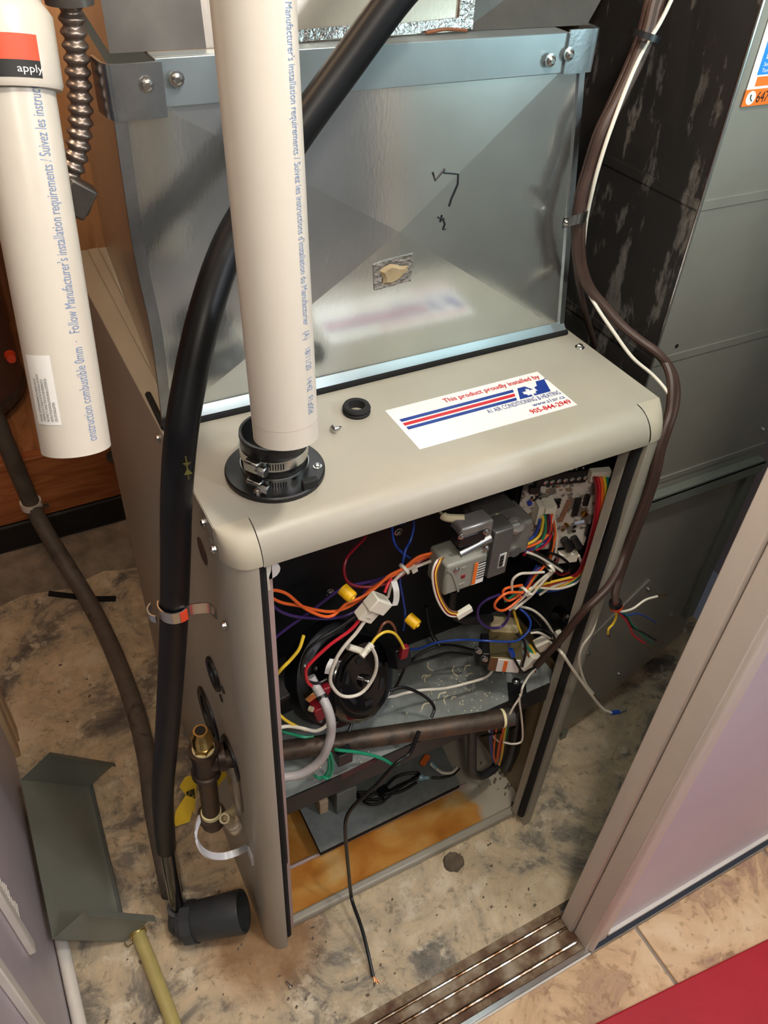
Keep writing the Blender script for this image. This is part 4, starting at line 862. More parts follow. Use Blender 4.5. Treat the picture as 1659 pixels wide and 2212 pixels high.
for lab, l in (('dark blue wire hanging in a loop from the compartment ceiling', [(833, 1112, .13), (849, 1127, .125), (863, 1132, .12), (878, 1125, .125), (887, 1101, .13)]),
               ('dark blue wire dropping into the orange and red loom', [(846, 1105, .12), (847, 1146, .11), (853, 1175, .10), (870, 1195, .09), (887, 1206, .08)]),
               ('blue wire running from the compartment ceiling down to the motor', [(887, 1101, .11), (894, 1134, .10), (887, 1166, .09), (875, 1190, .08), (869, 1224, .07), (864, 1255, .07), (870, 1291, .07), (875, 1327, .07), (871, 1361, .08)]),
               ('blue wire stretched over the shelf to the transformer', [(880, 1403, .10), (906, 1401, .09), (943, 1388, .08), (996, 1382, .07), (1045, 1384, .045), (1083, 1386, .035), (1117, 1384, .03), (1141, 1364, .035), (1146, 1343, .04), (1136, 1326, .05), (1122, 1314, .06)])):
    tag(B().tube(yy(l), .0018, 8, 5).build('blue_wire', 'blue_wire'), lab, 'wire')
# ---- draft inducer
ind = thing('draft_inducer', 'glossy black draft inducer blower with round motor on the shelf', 'blower', (.24, .12, SZ))
mc = at(792, 1472, Y=.062)
md = V((.30, -.80, .50)).normalized()
B().lathe(mc - md * .062, md, [(0, .02), (0, .062), (.010, .065), (.046, .065), (.052, .062), (.0565, .056), (.0545, .049), (.0545, .046), (.058, .044), (.058, .018), (.0565, .017), (.0565, .010), (.062, .010), (.064, .008)], 40).build('motor', 'black_gloss', ind)
B().lathe(mc - md * .002, md, [(0, .0035), (.007, .0035), (.008, .002)], 12).build('shaft', 'steel', ind)
u1, u2 = frame(md)
for k in range(6):
    a = k * math.pi / 3 + .3; B().obox(mc - md * .0032 + (u1 * math.cos(a) + u2 * math.sin(a)) * .034, (u1 * -math.sin(a) + u2 * math.cos(a), u1 * math.cos(a) + u2 * math.sin(a), md), (.009, .0035, .0005)).build('cooling_slot', 'inner_black', ind, bevel=.0004)
hc = mc - md * .085
B().lathe(hc - md * .01, md, [(0, .06), (.004, .082), (.034, .082), (.038, .076), (.04, .03)], 40).build('fan_housing', 'black_plastic', ind)
B().obox(hc + V((-.10, .015, -.015)), ((1, 0, .2), (0, 1, .3), (-.2, -.3, 1)), (.05, .032, .035)).build('outlet', 'black_plastic', ind, bevel=.004)
for k in range(5):
    a = k * 1.25 + .5; B().screw(hc + md * .029 + (u1 * math.cos(a) + u2 * math.sin(a)) * .074, md, .0035).build('screw', 'steel', ind)
B().obox(mc + V((.058, .01, .014)), (md, (1, 0, 0), (0, .5, 1)), (.012, .012, .016)).build('motor_bracket', 'black_plastic', ind, bevel=.002)
B().cyl(at(752, 1397, Y=.055), at(786, 1408, Y=.050), .0048, n=12).build('crimp_cap', 'nylon', ind)
B().cyl(at(803, 1392, Y=.050), at(781, 1418, Y=.042), .0052, .0044, n=12).build('crimp_cap', 'nylon', ind)
B().strap([at(722, 1424, Y=.06), at(714, 1440, Y=.055), at(710, 1456, Y=.055)], .012, .0006, (.7, -.5, 0)).build('flag_tag', 'print_white', ind)
B().obox(at(872, 1408, Y=.06), ((1, 0, 0), (0, 1, 0), (.1, 0, 1)), (.006, .005, .012)).build('terminal_boot', 'dkred_wire', ind, bevel=.002)
wire(ind, 'yellow_wire', dep([(799, 1397), (812, 1378), (832, 1365), (851, 1368), (865, 1385), (874, 1405)], .05, .058))
wire(ind, 'brown_wire', dep([(808, 1385), (816, 1371), (827, 1349), (840, 1343), (851, 1354), (856, 1372)], .06, .07))
# motor lead connector
mcn = thing('wire_harness', 'white nylon plug with red, white and black motor leads hanging down', 'wires', at(800, 1340, Y=.045))
pa = at(803, 1312, Y=.045); d1 = (at(830, 1282, Y=.045) - at(782, 1336, Y=.045)).normalized(); d2 = V((0, 1, 0)); d3 = d1.cross(d2)
pg = B().obox(pa, (d1, d2, d3), (.020, .008, .0125)).build('plug', 'nylon', mcn, bevel=.0012)
B().obox(pa + d1 * .010 - d2 * .003, (d1, d2, d3), (.010, .0095, .015)).build('shell', 'nylon', pg, bevel=.0012)
B().obox(pa - d2 * .008 - d1 * .004, (d1, d2, d3), (.008, .0015, .004)).build('latch', 'nylon', pg, bevel=.0005)
wire(mcn, 'red_wire', dep([(782, 1332), (757, 1361), (714, 1392), (677, 1426), (661, 1447), (664, 1472), (673, 1482)], .042, .045), .0023)
wire(mcn, 'white_wire', dep([(790, 1338), (769, 1368), (745, 1395), (726, 1424), (714, 1460), (717, 1481), (733, 1500), (753, 1505), (777, 1499), (796, 1481), (811, 1452), (813, 1423), (803, 1397)], .04, .035), .0025)
wire(mcn, 'black_wire', dep([(772, 1329), (728, 1359), (685, 1385), (660, 1412), (652, 1447), (661, 1469), (685, 1476), (707, 1467)], .05, .05), .0023)
for i, (px, py, Yc) in enumerate(((752, 1283, .05), (893, 1343, .06))):
    p = at(px, py, Y=Yc); a = V((.35, -.85, -.25))
    tag(B().lathe(p - a.normalized() * .010, a, [(0, .0085), (.016, .0085), (.018, .0078), (.0182, .003), (.020, .0025), (.0202, .0005)], 18).build('vinyl_plug', 'yellow_cap'), ('yellow vinyl plug beside the orange wires' if i == 0 else 'yellow vinyl plug standing out above the shelf near the blue wire'), 'plug')
# ground wire, left side tubes and clips
tag(B().tube(yy([(656, 1373, .05), (646, 1402, .045), (627, 1426, .045), (610, 1443, .045), (596, 1460, .05)]), .0023, 8).build('ground_wire', 'yellow_wire'), 'yellow ground wire beside the left edge of the burner compartment', 'wire')
tb = thing('condensate_tube', 'grey rubber condensate tube curving in front of the iron pipe', 'tube', at(700, 1640, Y=.02))
B().tube(yy([(671, 1462, .06), (683, 1484, .05), (695, 1505, .035), (707, 1529, .02), (715, 1558, .01), (715, 1585, .008), (709, 1609, .006), (697, 1636, .008), (676, 1657, .012), (644, 1674, .018), (596, 1680, .03)]), .0066, 12).build('tube_wall', 'grey_tube', tb)
B().lathe(at(694, 1502, Y=.037), at(698, 1512, Y=.032) - at(690, 1495, Y=.042), [(0, .0068), (0, .0078), (.006, .0078), (.006, .0068)], 14, closed=True).build('clip', 'black_plastic', tb)
ps = thing('pressure_switch', 'small rusty switch bracket under the inducer beside the grey tube', 'switch', at(690, 1530, Y=.07))
B().obox(at(688, 1530, Y=.07), ((1, 0, .2), (0, 1, 0), (-.2, 0, 1)), (.010, .012, .014)).build('bracket', 'dkred_wire', ps, bevel=.002)
B().obox(at(672, 1502, Y=.06), ((1, 0, .5), (0, 1, 0), (-.5, 0, 1)), (.009, .004, .007)).build('burnt_terminal', 'brass', ps, bevel=.001)
B().cyl(at(668, 1530, Y=.06), at(676, 1533, Y=.055), .004, n=10).build('button', 'nylon_ivory', ps); B().obox(at(703, 1494, Y=.065), ((1, 0, 0), (0, 1, 0), (0, 0, 1)), (.006, .006, .014)).build('terminal_boot', 'dkred_wire', ps, bevel=.002)
# iron gas pipe
gp0, gp1 = V((-.012, .108, .503)), at(1082, 1552, Y=.0)
ip = thing('gas_pipe', 'rusty black iron gas pipe lying across the shelf front', 'pipe', gp1 - V((0, 0, .02)))
ga = (gp1 - gp0).normalized()
B().cyl(gp0, gp1, .0155, n=24).build('pipe_wall', 'iron', ip)
B().lathe(gp1, ga, [(0, .0158), (.004, .0158), (.005, .015)], 24).build('thread_tape', 'dope', ip)
B().lathe(gp1 + ga * .005, ga, [(0, .0152), (.016, .0142), (.016, .011), (.002, .011)], 24).build('thread', 'steel_dark', ip)
B().lathe(gp0 + ga * .05, ga, [(0, .0157), (.012, .0157)], 24).build('rust_ring', 'rusty_pan', ip)
# shelf wires
for m, lab, l, rd_ in (('black_wire', 'black wire arching from the transformer down behind the iron pipe', [(1025, 1405, .10), (984, 1395, .10), (948, 1395, .10), (914, 1410, .10), (897, 1420, .10), (878, 1438, .09), (866, 1462, .085), (852, 1488, .08), (820, 1516, .07), (770, 1549, .05), (753, 1580, .035)], .0024),
    ('black_wire', 'black wire lying flat on the shelf left of the transformer', [(1020, 1415, .09), (972, 1410, .10), (935, 1420, .10), (900, 1430, .10), (873, 1436, .10), (850, 1437, .10)], .0024),
    ('black_wire', 'black wire looping on the shelf behind the iron pipe', [(719, 1570, .04), (740, 1547, .05), (765, 1525, .06), (813, 1505, .065), (861, 1486, .065), (890, 1490, .06), (922, 1508, .052), (938, 1529, .045), (932, 1550, .035)], .0026),
    ('white_wire', 'white wire running across the shelf from the transformer', [(1066, 1446, .06), (1049, 1463, .06), (1008, 1476, .062), (960, 1487, .07), (910, 1491, .075), (873, 1498, .075), (844, 1505, .075), (806, 1503, .08)], .0024),
    ('white_wire', 'white wire entering from the left column above the iron pipe', [(592, 1575, .06), (599, 1573, .06), (623, 1569, .06), (652, 1573, .055), (681, 1579, .05), (702, 1570, .045), (712, 1555, .045)], .0027),
    ('yellow_wire', 'yellow wire entering from the left column over the shelf', [(595, 1535, .07), (615, 1554, .065), (635, 1566, .06), (660, 1578, .058)], .0022),
    ('green_wire', 'green wire entering from the left column behind the iron pipe', [(594, 1575, .07), (628, 1585, .06), (656, 1592, .055), (678, 1590, .05)], .0024),
    ('green_wire', 'green wire ending in a ring screw on the shelf lip', [(725, 1619, .03), (734, 1621, .03), (765, 1624, .025), (801, 1631, .02), (828, 1640, .015), (849, 1652, .01), (862, 1649, .016)], .0026),
    ('green_wire', 'green wire loop hanging under the iron pipe', [(714, 1628, .03), (719, 1652, .028), (714, 1674, .027), (705, 1682, .027), (697, 1678, .028)], .0024),
    ('green_wire', 'green and yellow wire loop curled beside the grey tube', [(710, 1630, .032), (711, 1657, .03), (702, 1677, .03), (688, 1681, .03), (681, 1676, .03)], .0024)):
    tag(B().tube(yy(l), rd_, 8, 5).build(m, m), lab, 'wire')
# ---- transformer and its plugs on the right of the shelf
tf = thing('transformer', 'small yellowish metal transformer bolted to the shelf', 'transformer', (.49, .09, SZ))
tc_ = at(1088, 1405, Y=.06); tx = [V((.86, -.5, 0)), V((.5, .86, 0)), V((0, 0, 1))]
B().obox(tc_ + V((0, 0, .0)), tx, (.026, .030, .017)).build('core', 'lam', tf, bevel=.001)
B().obox(tc_ + tx[0] * -.030, tx, (.009, .022, .014)).build('coil', 'black_plastic', tf, bevel=.002)
B().obox(tc_ + tx[0] * .005 - tx[1] * .031, tx, (.018, .001, .015)).build('nameplate', 'sticker_white', tf)
B().obox(tc_ - tx[1] * .0325 + tx[0] * .0, tx, (.003, .0006, .013)).build('red_print', 'orange_lbl', tf)
B().obox(tc_ + tx[1] * .036 + V((0, 0, .012)), tx, (.024, .012, .020)).build('top_coil', 'nylon_ivory', tf, bevel=.005)
for px, py in ((1034, 1405), (1047, 1422)): B().screw(at(px, py, Y=.05), (-.86, -.5, .2), .005).build('screw', 'steel', tf)
B().obox(V((tc_.x + .03, tc_.y - .025, SZ + .002)), tx, (.016, .022, .0015)).build('foot', 'black_plastic', tf)
B().screw(at(1115, 1472, Z=SZ + .003), (0, 0, 1), .006).build('screw', 'steel', tf)
def plug(name, lab, px, py, Yc, d, hs, wires=()):
    t = thing(name, lab, 'plug', at(px, py + 12, Y=Yc)); c = at(px, py, Y=Yc); d = V(d).normalized(); u = d.cross(V((0, 1, 0))).normalized(); v_ = d.cross(u)
    k = B().obox(c, (d, u, v_), hs).build('shell', 'nylon', t, bevel=.0012)
    B().obox(c + v_ * hs[2] * -1.05, (d, u, v_), (hs[0] * .5, hs[1] * .4, .0012)).build('latch', 'nylon', k, bevel=.0004)
    for m, l in wires: wire(t, m, l)
    return t
plug('connector_plug', 'white nylon plug beside the transformer with yellow and green wires', 1145, 1430, .05, (.4, -.1, .9), (.018, .011, .007),
     (('yellow_wire', [(1144, 1393, .06), (1152, 1405, .055), (1156, 1416, .05)]), ('green_wire', [(1138, 1398, .06), (1148, 1408, .055), (1152, 1418, .05)]), ('brown_wire', [(1130, 1400, .062), (1140, 1412, .055), (1144, 1420, .05)])))
plug('connector_plug', 'white nylon plug behind the brown cable with black and white leads', 1172, 1390, .055, (.8, -.2, .5), (.012, .012, .008),
     (('white_wire', [(1146, 1367, .05), (1165, 1367, .045), (1189, 1379, .05)]), ('black_wire', [(1148, 1362, .05), (1177, 1360, .045), (1196, 1374, .045), (1197, 1395, .05)]),
      ('white_wire', [(1122, 1309, .06), (1153, 1319, .055), (1177, 1340, .05), (1194, 1366, .05)]), ('black_wire', [(1126, 1316, .062), (1150, 1330, .057), (1170, 1352, .055)]), ('yellow_wire', [(1110, 1319, .07), (1117, 1345, .065), (1126, 1368, .06)]), ('black_wire', [(1115, 1370, .06), (1132, 1385, .05), (1135, 1410, .045), (1128, 1440, .045)])))
plug('connector_plug', 'white plug bracket at the right wall under the black grommet', 1203, 1372, .05, (0, -.2, 1), (.012, .005, .004))
gm = at(1214, 1340, X=W - .013); tag(B().lathe(gm, (-1, 0, 0), [(0, .006), (0, .026), (.004, .024), (.010, .018), (.010, .012)], 24).build('wall_grommet', 'black_gloss'), 'large black rubber grommet in the furnace right wall', 'grommet')
dt = thing('drain_tube', 'thick grey drain tube hooked under the gas valve onto the shelf', 'tube', at(1000, 1400, Z=SZ))
B().tube(yy([(978, 1275, .12), (975, 1310, .115), (985, 1330, .11), (1005, 1338, .105), (1030, 1338, .10), (1060, 1335, .10)]), .0075, 12).build('tube_wall', 'shelf_lip', dt)
tag(B().tube(yy([(920, 1310, .14), (925, 1345, .13), (935, 1375, .115), (950, 1395, .10)]), .0035, 10).build('black_tube', 'black_wire'), 'thin black tube curving down to the shelf behind the yellow plug', 'tube')
# curls of paint and plaster crumbs on the shelf
random.seed(3)
for px, py, a, ln in ((924, 1466, .5, .010), (985, 1450, 1.3, .012), (965, 1512, .8, .010), (922, 1526, .2, .012), (930, 1440, 1.5, .010), (955, 1503, .3, .010), (1015, 1458, .1, .006), (917, 1462, .2, .006), (1010, 1442, .3, .008), (980, 1508, .1, .005)):
    c = at(px, py, Z=SZ + .0012); d = V((math.cos(a), math.sin(a), 0)); e = V((-d.y, d.x, 0))
    tag(B().strap([c - d * ln, c + e * ln * .5, c + d * ln], .0022, .0012, (0, 0, 1) if False else e, 5).build('paint_curl', 'flake'), 'curl of pale paint lying on the shelf', 'debris', 'paint curls on the shelf')
b = B()
for k in range(150):
    x, y = random.uniform(.12, .54), random.uniform(.035, .19)
    if random.random() < .5: x, y = random.gauss(.40, .05), random.gauss(.09, .03)
    if not (.06 < x < .55 and .035 < y < .2): continue
    s_ = random.uniform(.0004, .0010); b.obox((x, y, SZ + s_ * .5), ((1, random.random(), 0), (-random.random(), 1, 0), (0, 0, 1)), (s_ * 1.4, s_, s_ * .5))
o = tag(b.build('plaster_crumbs', 'flake'), 'pale plaster crumbs scattered on the shelf', 'crumbs'); o['kind'] = 'stuff'
# ================================================================== BLOWER COMPARTMENT
bp = thing('loose_tray', 'flat grey metal panel with black rim in the base of the furnace', 'tray', (.32, .2, .02))
z0 = .047
c4 = [V((.150, .116, z0)), V((.475, .120, z0)), V((.50, .30, z0 - .004)), V((.150, .30, z0 - .004))]
B().prism(c4, (0, 0, -.002)).build('sheet', 'shelf', bp)
B().prism([p + V((0, 0, -.002)) for p in c4], (0, 0, -.014)).build('rim', 'gasket', bp, bevel=.001)
bx_ = at(735, 1745, Z=.07)
jb_ = thing('junction_box', 'small grey metal junction box on the panel in the blower compartment', 'box', (.21, .15, z0))
p = at(745, 1735, Z=z0 + .03)
B().box(p.x - .018, p.x + .026, p.y, p.y + .07, z0, z0 + .075).build('box_body', 'galv_dark', jb_, bevel=.001)
wbk = at(704, 1745, Z=z0 + .02)
tag(B().box(wbk.x - .013, wbk.x + .006, wbk.y, wbk.y + .06, z0 + .0005, z0 + .045).build('wood_block', 'wood_block', bevel=.002), 'offcut of pale wood standing beside the junction box', 'wood')
bl = thing('blower_housing', 'black blower housing sitting in the dark lower furnace compartment', 'blower', (.33, .27, .06))
B().lathe((.20, .30, .26), (1, 0, 0), [(0, .10), (0, .15), (.24, .15), (.24, .10)], 40).build('scroll', 'inner_black', bl)
B().box(.16, .52, .215, .30, .30, .40).build('mount', 'inner_black', bl, bevel=.003)
B().box(.22, .29, .20, .24, .22, .29).build('speed_box', 'black_plastic', bl, bevel=.002)
# electrical cover plate hanging from the shelf lip
ec = thing('cover_strip', 'dark maroon metal strip hanging below the shelf lip', 'bracket', (.2, .02, SZ - .08))
B().obox(at(775, 1660, Y=.02), ((1, 0, .1), (0, 1, 0), (-.1, 0, 1)), (.030, .001, .006)).build('strip', 'maroon', ec)
B().obox(at(742, 1632, Y=.033), ((1, 0, 0), (0, 1, 0), (0, 0, 1)), (.012, .008, .014)).build('switch_body', 'black_plastic', ec, bevel=.001)
lc = thing('loose_cable', 'black cable hanging out over the base lip to the concrete, copper end bare', 'cable', at(806, 2109, Z=.0))
lp = [at(905, 1580, Y=.02), at(898, 1598, Y=.015), at(884, 1629, Y=.008), at(855, 1650, Y=.004), at(815, 1694, Y=.004), at(768, 1737, Y=.006), at(749, 1766, Y=.008), at(746, 1799, Y=.008), at(750, 1849, Y=.006), at(757, 1922, Z=.10), at(762, 1950, Z=.075), at(780, 2001, Z=.045), at(794, 2054, Z=.022), at(806, 2109, Z=.006)]
B().tube(lp, .0034, 10).build('jacket', 'black_wire', lc)
for k in (-1, 0, 1): B().tube([at(806, 2108, Z=.005), at(812 + k * 3, 2118, Z=.004), at(815 + k * 5, 2126 - abs(k) * 3, Z=.003)], .0009, 6, 3).build('copper_strand', 'copper', lc)
cc = thing('cord_coil', 'coil of black cords clipped together in the blower compartment', 'cord', (.3, .15, z0))
for l in ([(764, 1708), (782, 1723), (811, 1728), (830, 1719), (858, 1699), (891, 1685), (905, 1678)], [(790, 1725), (826, 1705), (855, 1679), (887, 1670), (905, 1672), (880, 1690), (850, 1708), (830, 1715)], [(768, 1718), (797, 1737), (826, 1733), (838, 1718), (870, 1708), (900, 1690)], [(770, 1712), (800, 1712), (825, 1716)]):
    B().tube([at(x, y, Z=z0 + .014 + .002 * i) for i, (x, y) in enumerate(l)], .0032, 8).build('cord', 'black_wire', cc)
B().obox(at(830, 1713, Z=z0 + .02), ((1, .2, 0), (-.2, 1, 0), (0, 0, 1)), (.011, .013, .009)).build('clip', 'black_plastic', cc, bevel=.003)
sp2 = thing('wire_splice', 'clear blue crimp splice joining wires in the blower compartment', 'splice', at(915, 1682, Z=z0))
a_, b_ = at(900, 1679, Z=z0 + .012), at(935, 1680, Z=z0 + .012)
B().lathe(a_, b_ - a_, [(0, .003), (.004, .0065), (.012, .007), (.016, .004), (.024, .004), (.026, .003)], 12).build('sleeve', 'splice', sp2)
B().tube([at(x, y, Z=z0 + .012) for x, y in ((932, 1680), (955, 1680), (978, 1673), (992, 1660))], .003, 8).build('wire', 'black_wire', sp2)
wt = thing('motor_tap', 'white and teal blower lead with orange sleeve above the splice', 'wire', at(956, 1670, Z=z0))
B().tube([at(x, y, Z=z0 + .03) for x, y in ((930, 1650), (942, 1660), (956, 1669), (975, 1669), (988, 1658))], .0032, 8).build('wire', 'white_wire', wt)
B().cyl(at(931, 1648, Z=z0 + .03), at(944, 1661, Z=z0 + .03), .004, n=10).build('teal_sleeve', 'splice', wt)
B().obox(at(918, 1642, Z=z0 + .035), ((1, .5, .2), (-.5, 1, 0), (0, 0, 1)), (.012, .006, .004)).build('orange_sleeve', 'orange_lbl', wt, bevel=.001)
hl = thing('wire_harness', 'coloured bundle of wires dropping through the shelf beside the right wall', 'wires', at(1075, 1650, Y=.07))
for m, l in (('orange_wire', [(1076, 1552), (1074, 1564), (1069, 1593), (1066, 1630), (1071, 1648)]), ('orange_wire', [(1090, 1545), (1086, 1580), (1078, 1610), (1073, 1646)]), ('blue_wire', [(1060, 1560), (1058, 1591), (1060, 1617), (1066, 1646)]), ('purple_wire', [(1064, 1555), (1062, 1595), (1064, 1620), (1068, 1644)]),
    ('dkred_wire', [(1098, 1521), (1088, 1564), (1083, 1593), (1078, 1630), (1079, 1650)]), ('red_wire', [(1094, 1540), (1090, 1580), (1082, 1620), (1076, 1650)]), ('green_wire', [(1104, 1530), (1100, 1557), (1090, 1601), (1081, 1630), (1071, 1651)]), ('yellow_wire', [(1096, 1550), (1088, 1600), (1084, 1630), (1078, 1652)]), ('white_wire', [(1052, 1565), (1060, 1585), (1075, 1600), (1080, 1606)]), ('black_wire', [(1040, 1590), (1075, 1583), (1100, 1576), (1112, 1570)])):
    wire(hl, m, dep(l, .06, .075))
tag(B().tube([at(1020, 1560, Y=.06), at(1020, 1600, Y=.06), at(1020, 1640, Y=.06), at(1022, 1668, Y=.06), at(1040, 1676, Y=.065), at(1065, 1662, Y=.08), at(1072, 1650, Y=.09)], .0085, 12).build('drain_tube', 'coupling'), 'grey drain tube bending like a hook below the shelf', 'tube')
tag(B().tube([at(1120, 1500, Y=.1), at(1118, 1560, Y=.1), at(1108, 1620, Y=.1), at(1095, 1655, Y=.11)], .014, 12).build('condensate_hose', 'black_plastic'), 'black corrugated hose in the lower right corner of the furnace', 'hose')
nk = at(1100, 1680, Z=.013); b = B()
random.seed(5)
for k in range(46):
    s_ = random.uniform(.001, .004); b.obox(nk + V((random.gauss(0, .03), random.gauss(0, .022), s_ * .3)), ((1, random.random(), random.random()), (-random.random(), 1, 0), (0, -.3, 1)), (s_ * 1.6, s_ * .7, s_ * .3))
o = tag(b.build('lint_debris', 'mud'), 'clump of grey lint and dirt in the corner of the base pan', 'debris'); o['kind'] = 'stuff'
# ================================================================== GAS TEE AND FITTINGS ON THE LEFT SIDE
gt = thing('gas_tee', 'black iron gas tee with brass flare fitting and capped drip leg', 'pipe fitting', V((-.037, .12, .25)))
tcx = V((-.0375, .117, .505)); up = V((0, 0, 1))
def pz(px, py): return at(px, py, Y=tcx.y)
top_ = pz(434, 1590); bot_ = pz(440, 1680)
def ring_at(z): return V((tcx.x + (tcx.z - z) * -.03, tcx.y, z))
zT, zB = pz(436, 1618).z, pz(440, 1672).z
B().lathe(ring_at(zB), ring_at(zT) - ring_at(zB), [(0, .019), (0, .0225), (.008, .0225), (.010, .0195), (zT - zB - .010, .0195), (zT - zB - .008, .0225), (zT - zB, .0225), (zT - zB, .017)], 28).build('tee_body', 'iron_fit', gt)
bz = (zT + zB) / 2
B().lathe(ring_at(bz), V((1, -.2, 0)), [(0, .018), (.018, .0185), (.020, .0215), (.030, .0215), (.030, .017)], 28).build('branch', 'iron_fit', gt)
B().lathe(ring_at(zT) - V((0, 0, .001)), up, [(0, .017), (.004, .0165), (.005, .012)], 20).build('pipe_dope', 'dope', gt)
br = B().lathe(ring_at(zT) + V((0, 0, .003)), up, [(0, .0165), (.010, .0165), (.012, .013)], 6).build('flare_nut', 'brass', gt)
B().lathe(ring_at(zT) + V((0, 0, .014)), up, [v for k in range(7) for v in ((k * .003, .0142), (k * .003 + .0015, .0154))] + [(.022, .0145), (.024, .0125), (.032, .0105), (.032, .0075), (.012, .0075)], 24).build('thread', 'brass', br)
B().lathe(ring_at(zT) + V((0, 0, .0462)), up, [(0, .0078), (.0006, .0078)], 18).build('bore', 'inner_black', br)
zN0, zN1 = pz(437, 1765).z, zB
B().cyl(ring_at(zN0), ring_at(zN1) + V((0, 0, .004)), .0145, n=24).build('drip_leg', 'iron', gt)
B().lathe(ring_at(zN0) - V((0, 0, .002)), up, [(0, .017), (.009, .0165), (.010, .0145)], 20).build('pipe_dope', 'dope', gt)
B().lathe(ring_at(zN0) - V((0, 0, .036)), up, [(0, .002), (.002, .014), (.006, .0185), (.024, .0195), (.026, .0225), (.036, .0225), (.036, .016)], 28).build('end_cap', 'iron_fit', gt)
# yellow tag
yt = thing('warning_tag', 'yellow paper warning tag hanging behind the gas tee', 'tag', at(395, 1780, Y=.13))
B().prism([at(x, y, Y=.142) for x, y in ((400, 1680), (412, 1676), (425, 1690), (420, 1760), (402, 1718), (388, 1700))], (0, .0008, 0)).build('upper_leaf', 'tag_yellow', yt)
B().prism([at(x, y, Y=.140) for x, y in ((402, 1718), (422, 1726), (410, 1775), (380, 1785), (375, 1778), (380, 1752))], (0, .0008, 0)).build('lower_leaf', 'tag_yellow', yt)
B().prism([at(x, y, Y=.1405) for x, y in ((402, 1712), (420, 1704), (422, 1728), (408, 1730))], (0, .0004, 0)).build('pictogram', 'print_black', yt)
B().strap([at(405, 1725, Y=.1400), at(411, 1709, Y=.1400), at(419, 1720, Y=.1400), at(405, 1725, Y=.1400)], .0015, .0003, (0, 1, 0), 0).build('triangle_mark', 'tag_yellow', yt)
B().prism([at(x, y, Y=.150) for x, y in ((462, 1690), (484, 1662), (492, 1672), (455, 1720))], (0, .0008, 0)).build('rear_leaf', 'tag_yellow', yt)
# condensate trap with ivory elbow
tp_ = thing('condensate_trap', 'clear condensate trap with ivory elbow on the furnace side', 'trap', at(505, 1815, X=-.012))
e_ = at(483, 1768, Y=.095)
B().pipe(e_ + V((0, -.006, .010)), e_ + V((.010, .008, -.024)), .0085, .0055, 18).build('ivory_elbow', 'nylon_ivory', tp_)
B().cyl(e_ + V((.004, .004, -.004)), at(512, 1745, X=.0), .0075, n=16).build('side_stub', 'nylon_ivory', tp_)
B().lathe(e_ + V((.010, .008, -.02)), V((.2, .0, -1)), [(0, .009), (.006, .0125), (.042, .0125), (.046, .009)], 20).build('clear_bowl', 'clear', tp_)
B().obox(at(505, 1700, X=-.006), ((1, 0, 0), (0, 1, 0), (0, 0, 1)), (.005, .022, .055)).build('clear_body', 'clear', tp_, bevel=.006)
# white pipe hanger
jh = thing('pipe_hanger', 'white plastic pipe hanger hooked on the furnace left side', 'hanger', at(485, 1850, Y=.058))
B().strap([at(431, 1768, Y=.10), at(424, 1790, Y=.085), at(424, 1812, Y=.072), at(435, 1835, Y=.064), at(455, 1848, Y=.06), at(482, 1850, Y=.058), at(510, 1842, Y=.056), at(532, 1832, X=-.004), at(540, 1842, X=-.002), at(545, 1862, X=-.002)], .011, .0035, (.15, .9, .35)).build('hook', 'jhook', jh)
B().obox(at(542, 1848, X=-.002), ((1, 0, 0), (0, 1, 0), (0, 0, 1)), (.002, .010, .014)).build('base_plate', 'jhook', jh, bevel=.001)
# ================================================================== LOOSE THINGS ON THE FLOOR, LEFT
mt = thing('metal_channel', 'grey sheet metal channel with end flaps leaning on the left wall', 'channel', (-.29, .32, 0))
A, Bb, Cc, Dd = V((-.337, .155, .1)), V((-.335, .492, .1)), V((-.233, .141, .002)), V((-.222, .482, .002))
Nn = (Bb - A).cross(Cc - A).normalized()
if Nn.z < 0: Nn = -Nn
B().prism([A, Cc, Dd, Bb], Nn * .0012).build('web', 'galv_dark', mt)
B().prism([Cc, Dd, Dd + Nn * .012 + (Dd - Bb).normalized() * 0, Cc + Nn * .012], (Cc - A).normalized() * .001).build('long_lip', 'galv_corner', mt)
fd = Nn * .085
for P0, P1, s_, inn in ((A, Cc, 1, .012), (Bb, Dd, -1, .012)):
    e = (P1 - P0).normalized()
    B().prism([P0, P1, P1 + fd * .92 + e * .012, P0 + fd + e * .012], V((0, .001 * s_, 0))).build('end_flap', 'galv_dark', mt)
    lp_ = B().prism([P0 + fd + e * .012, P1 + fd * .92 + e * .012, P1 + fd * .92 + e * .012 + V((0, -.014 * s_ if s_ > 0 else -.012, .004)), P0 + fd + e * .012 + V((0, -.014 if s_ > 0 else -.012, .004))], V((0, 0, .001))).build('folded_edge', 'galv_dark', mt)
hy = thing('yellow_hose', 'yellowed clear hose on the concrete below the metal channel', 'hose', at(330, 2100, Z=0))
B().tube([at(292, 1995, Z=.014), at(300, 2020, Z=.014), at(322, 2075, Z=.013), at(345, 2135, Z=.013), at(370, 2200, Z=.013), at(400, 2290, Z=.013), at(430, 2400, Z=.013)], .0125, 16).build('hose_wall', 'hose_yellow', hy)
b = B(); c0_ = at(296, 2008, Z=.014); c1_ = at(304, 2028, Z=.014); dd = (c1_ - c0_).normalized(); u_, v_ = frame(dd)
hel = [c0_ + dd * (.010 * t / 24 * 1.2) + (u_ * math.cos(t * .55) + v_ * math.sin(t * .55)) * .0142 for t in range(25)]
b.tube([hel[0] + (hel[0] - c0_) * .6] + hel + [hel[-1] + V((-.012, -.006, 0)), hel[-1] + V((-.016, .004, 0))], .0012, 6, 2); b.build('spring_clip', 'brass', hy)
dg = thing('drain_hose', 'long grey drain hose sloping down to the concrete behind the black hose', 'hose', (-.12, .8, 0))
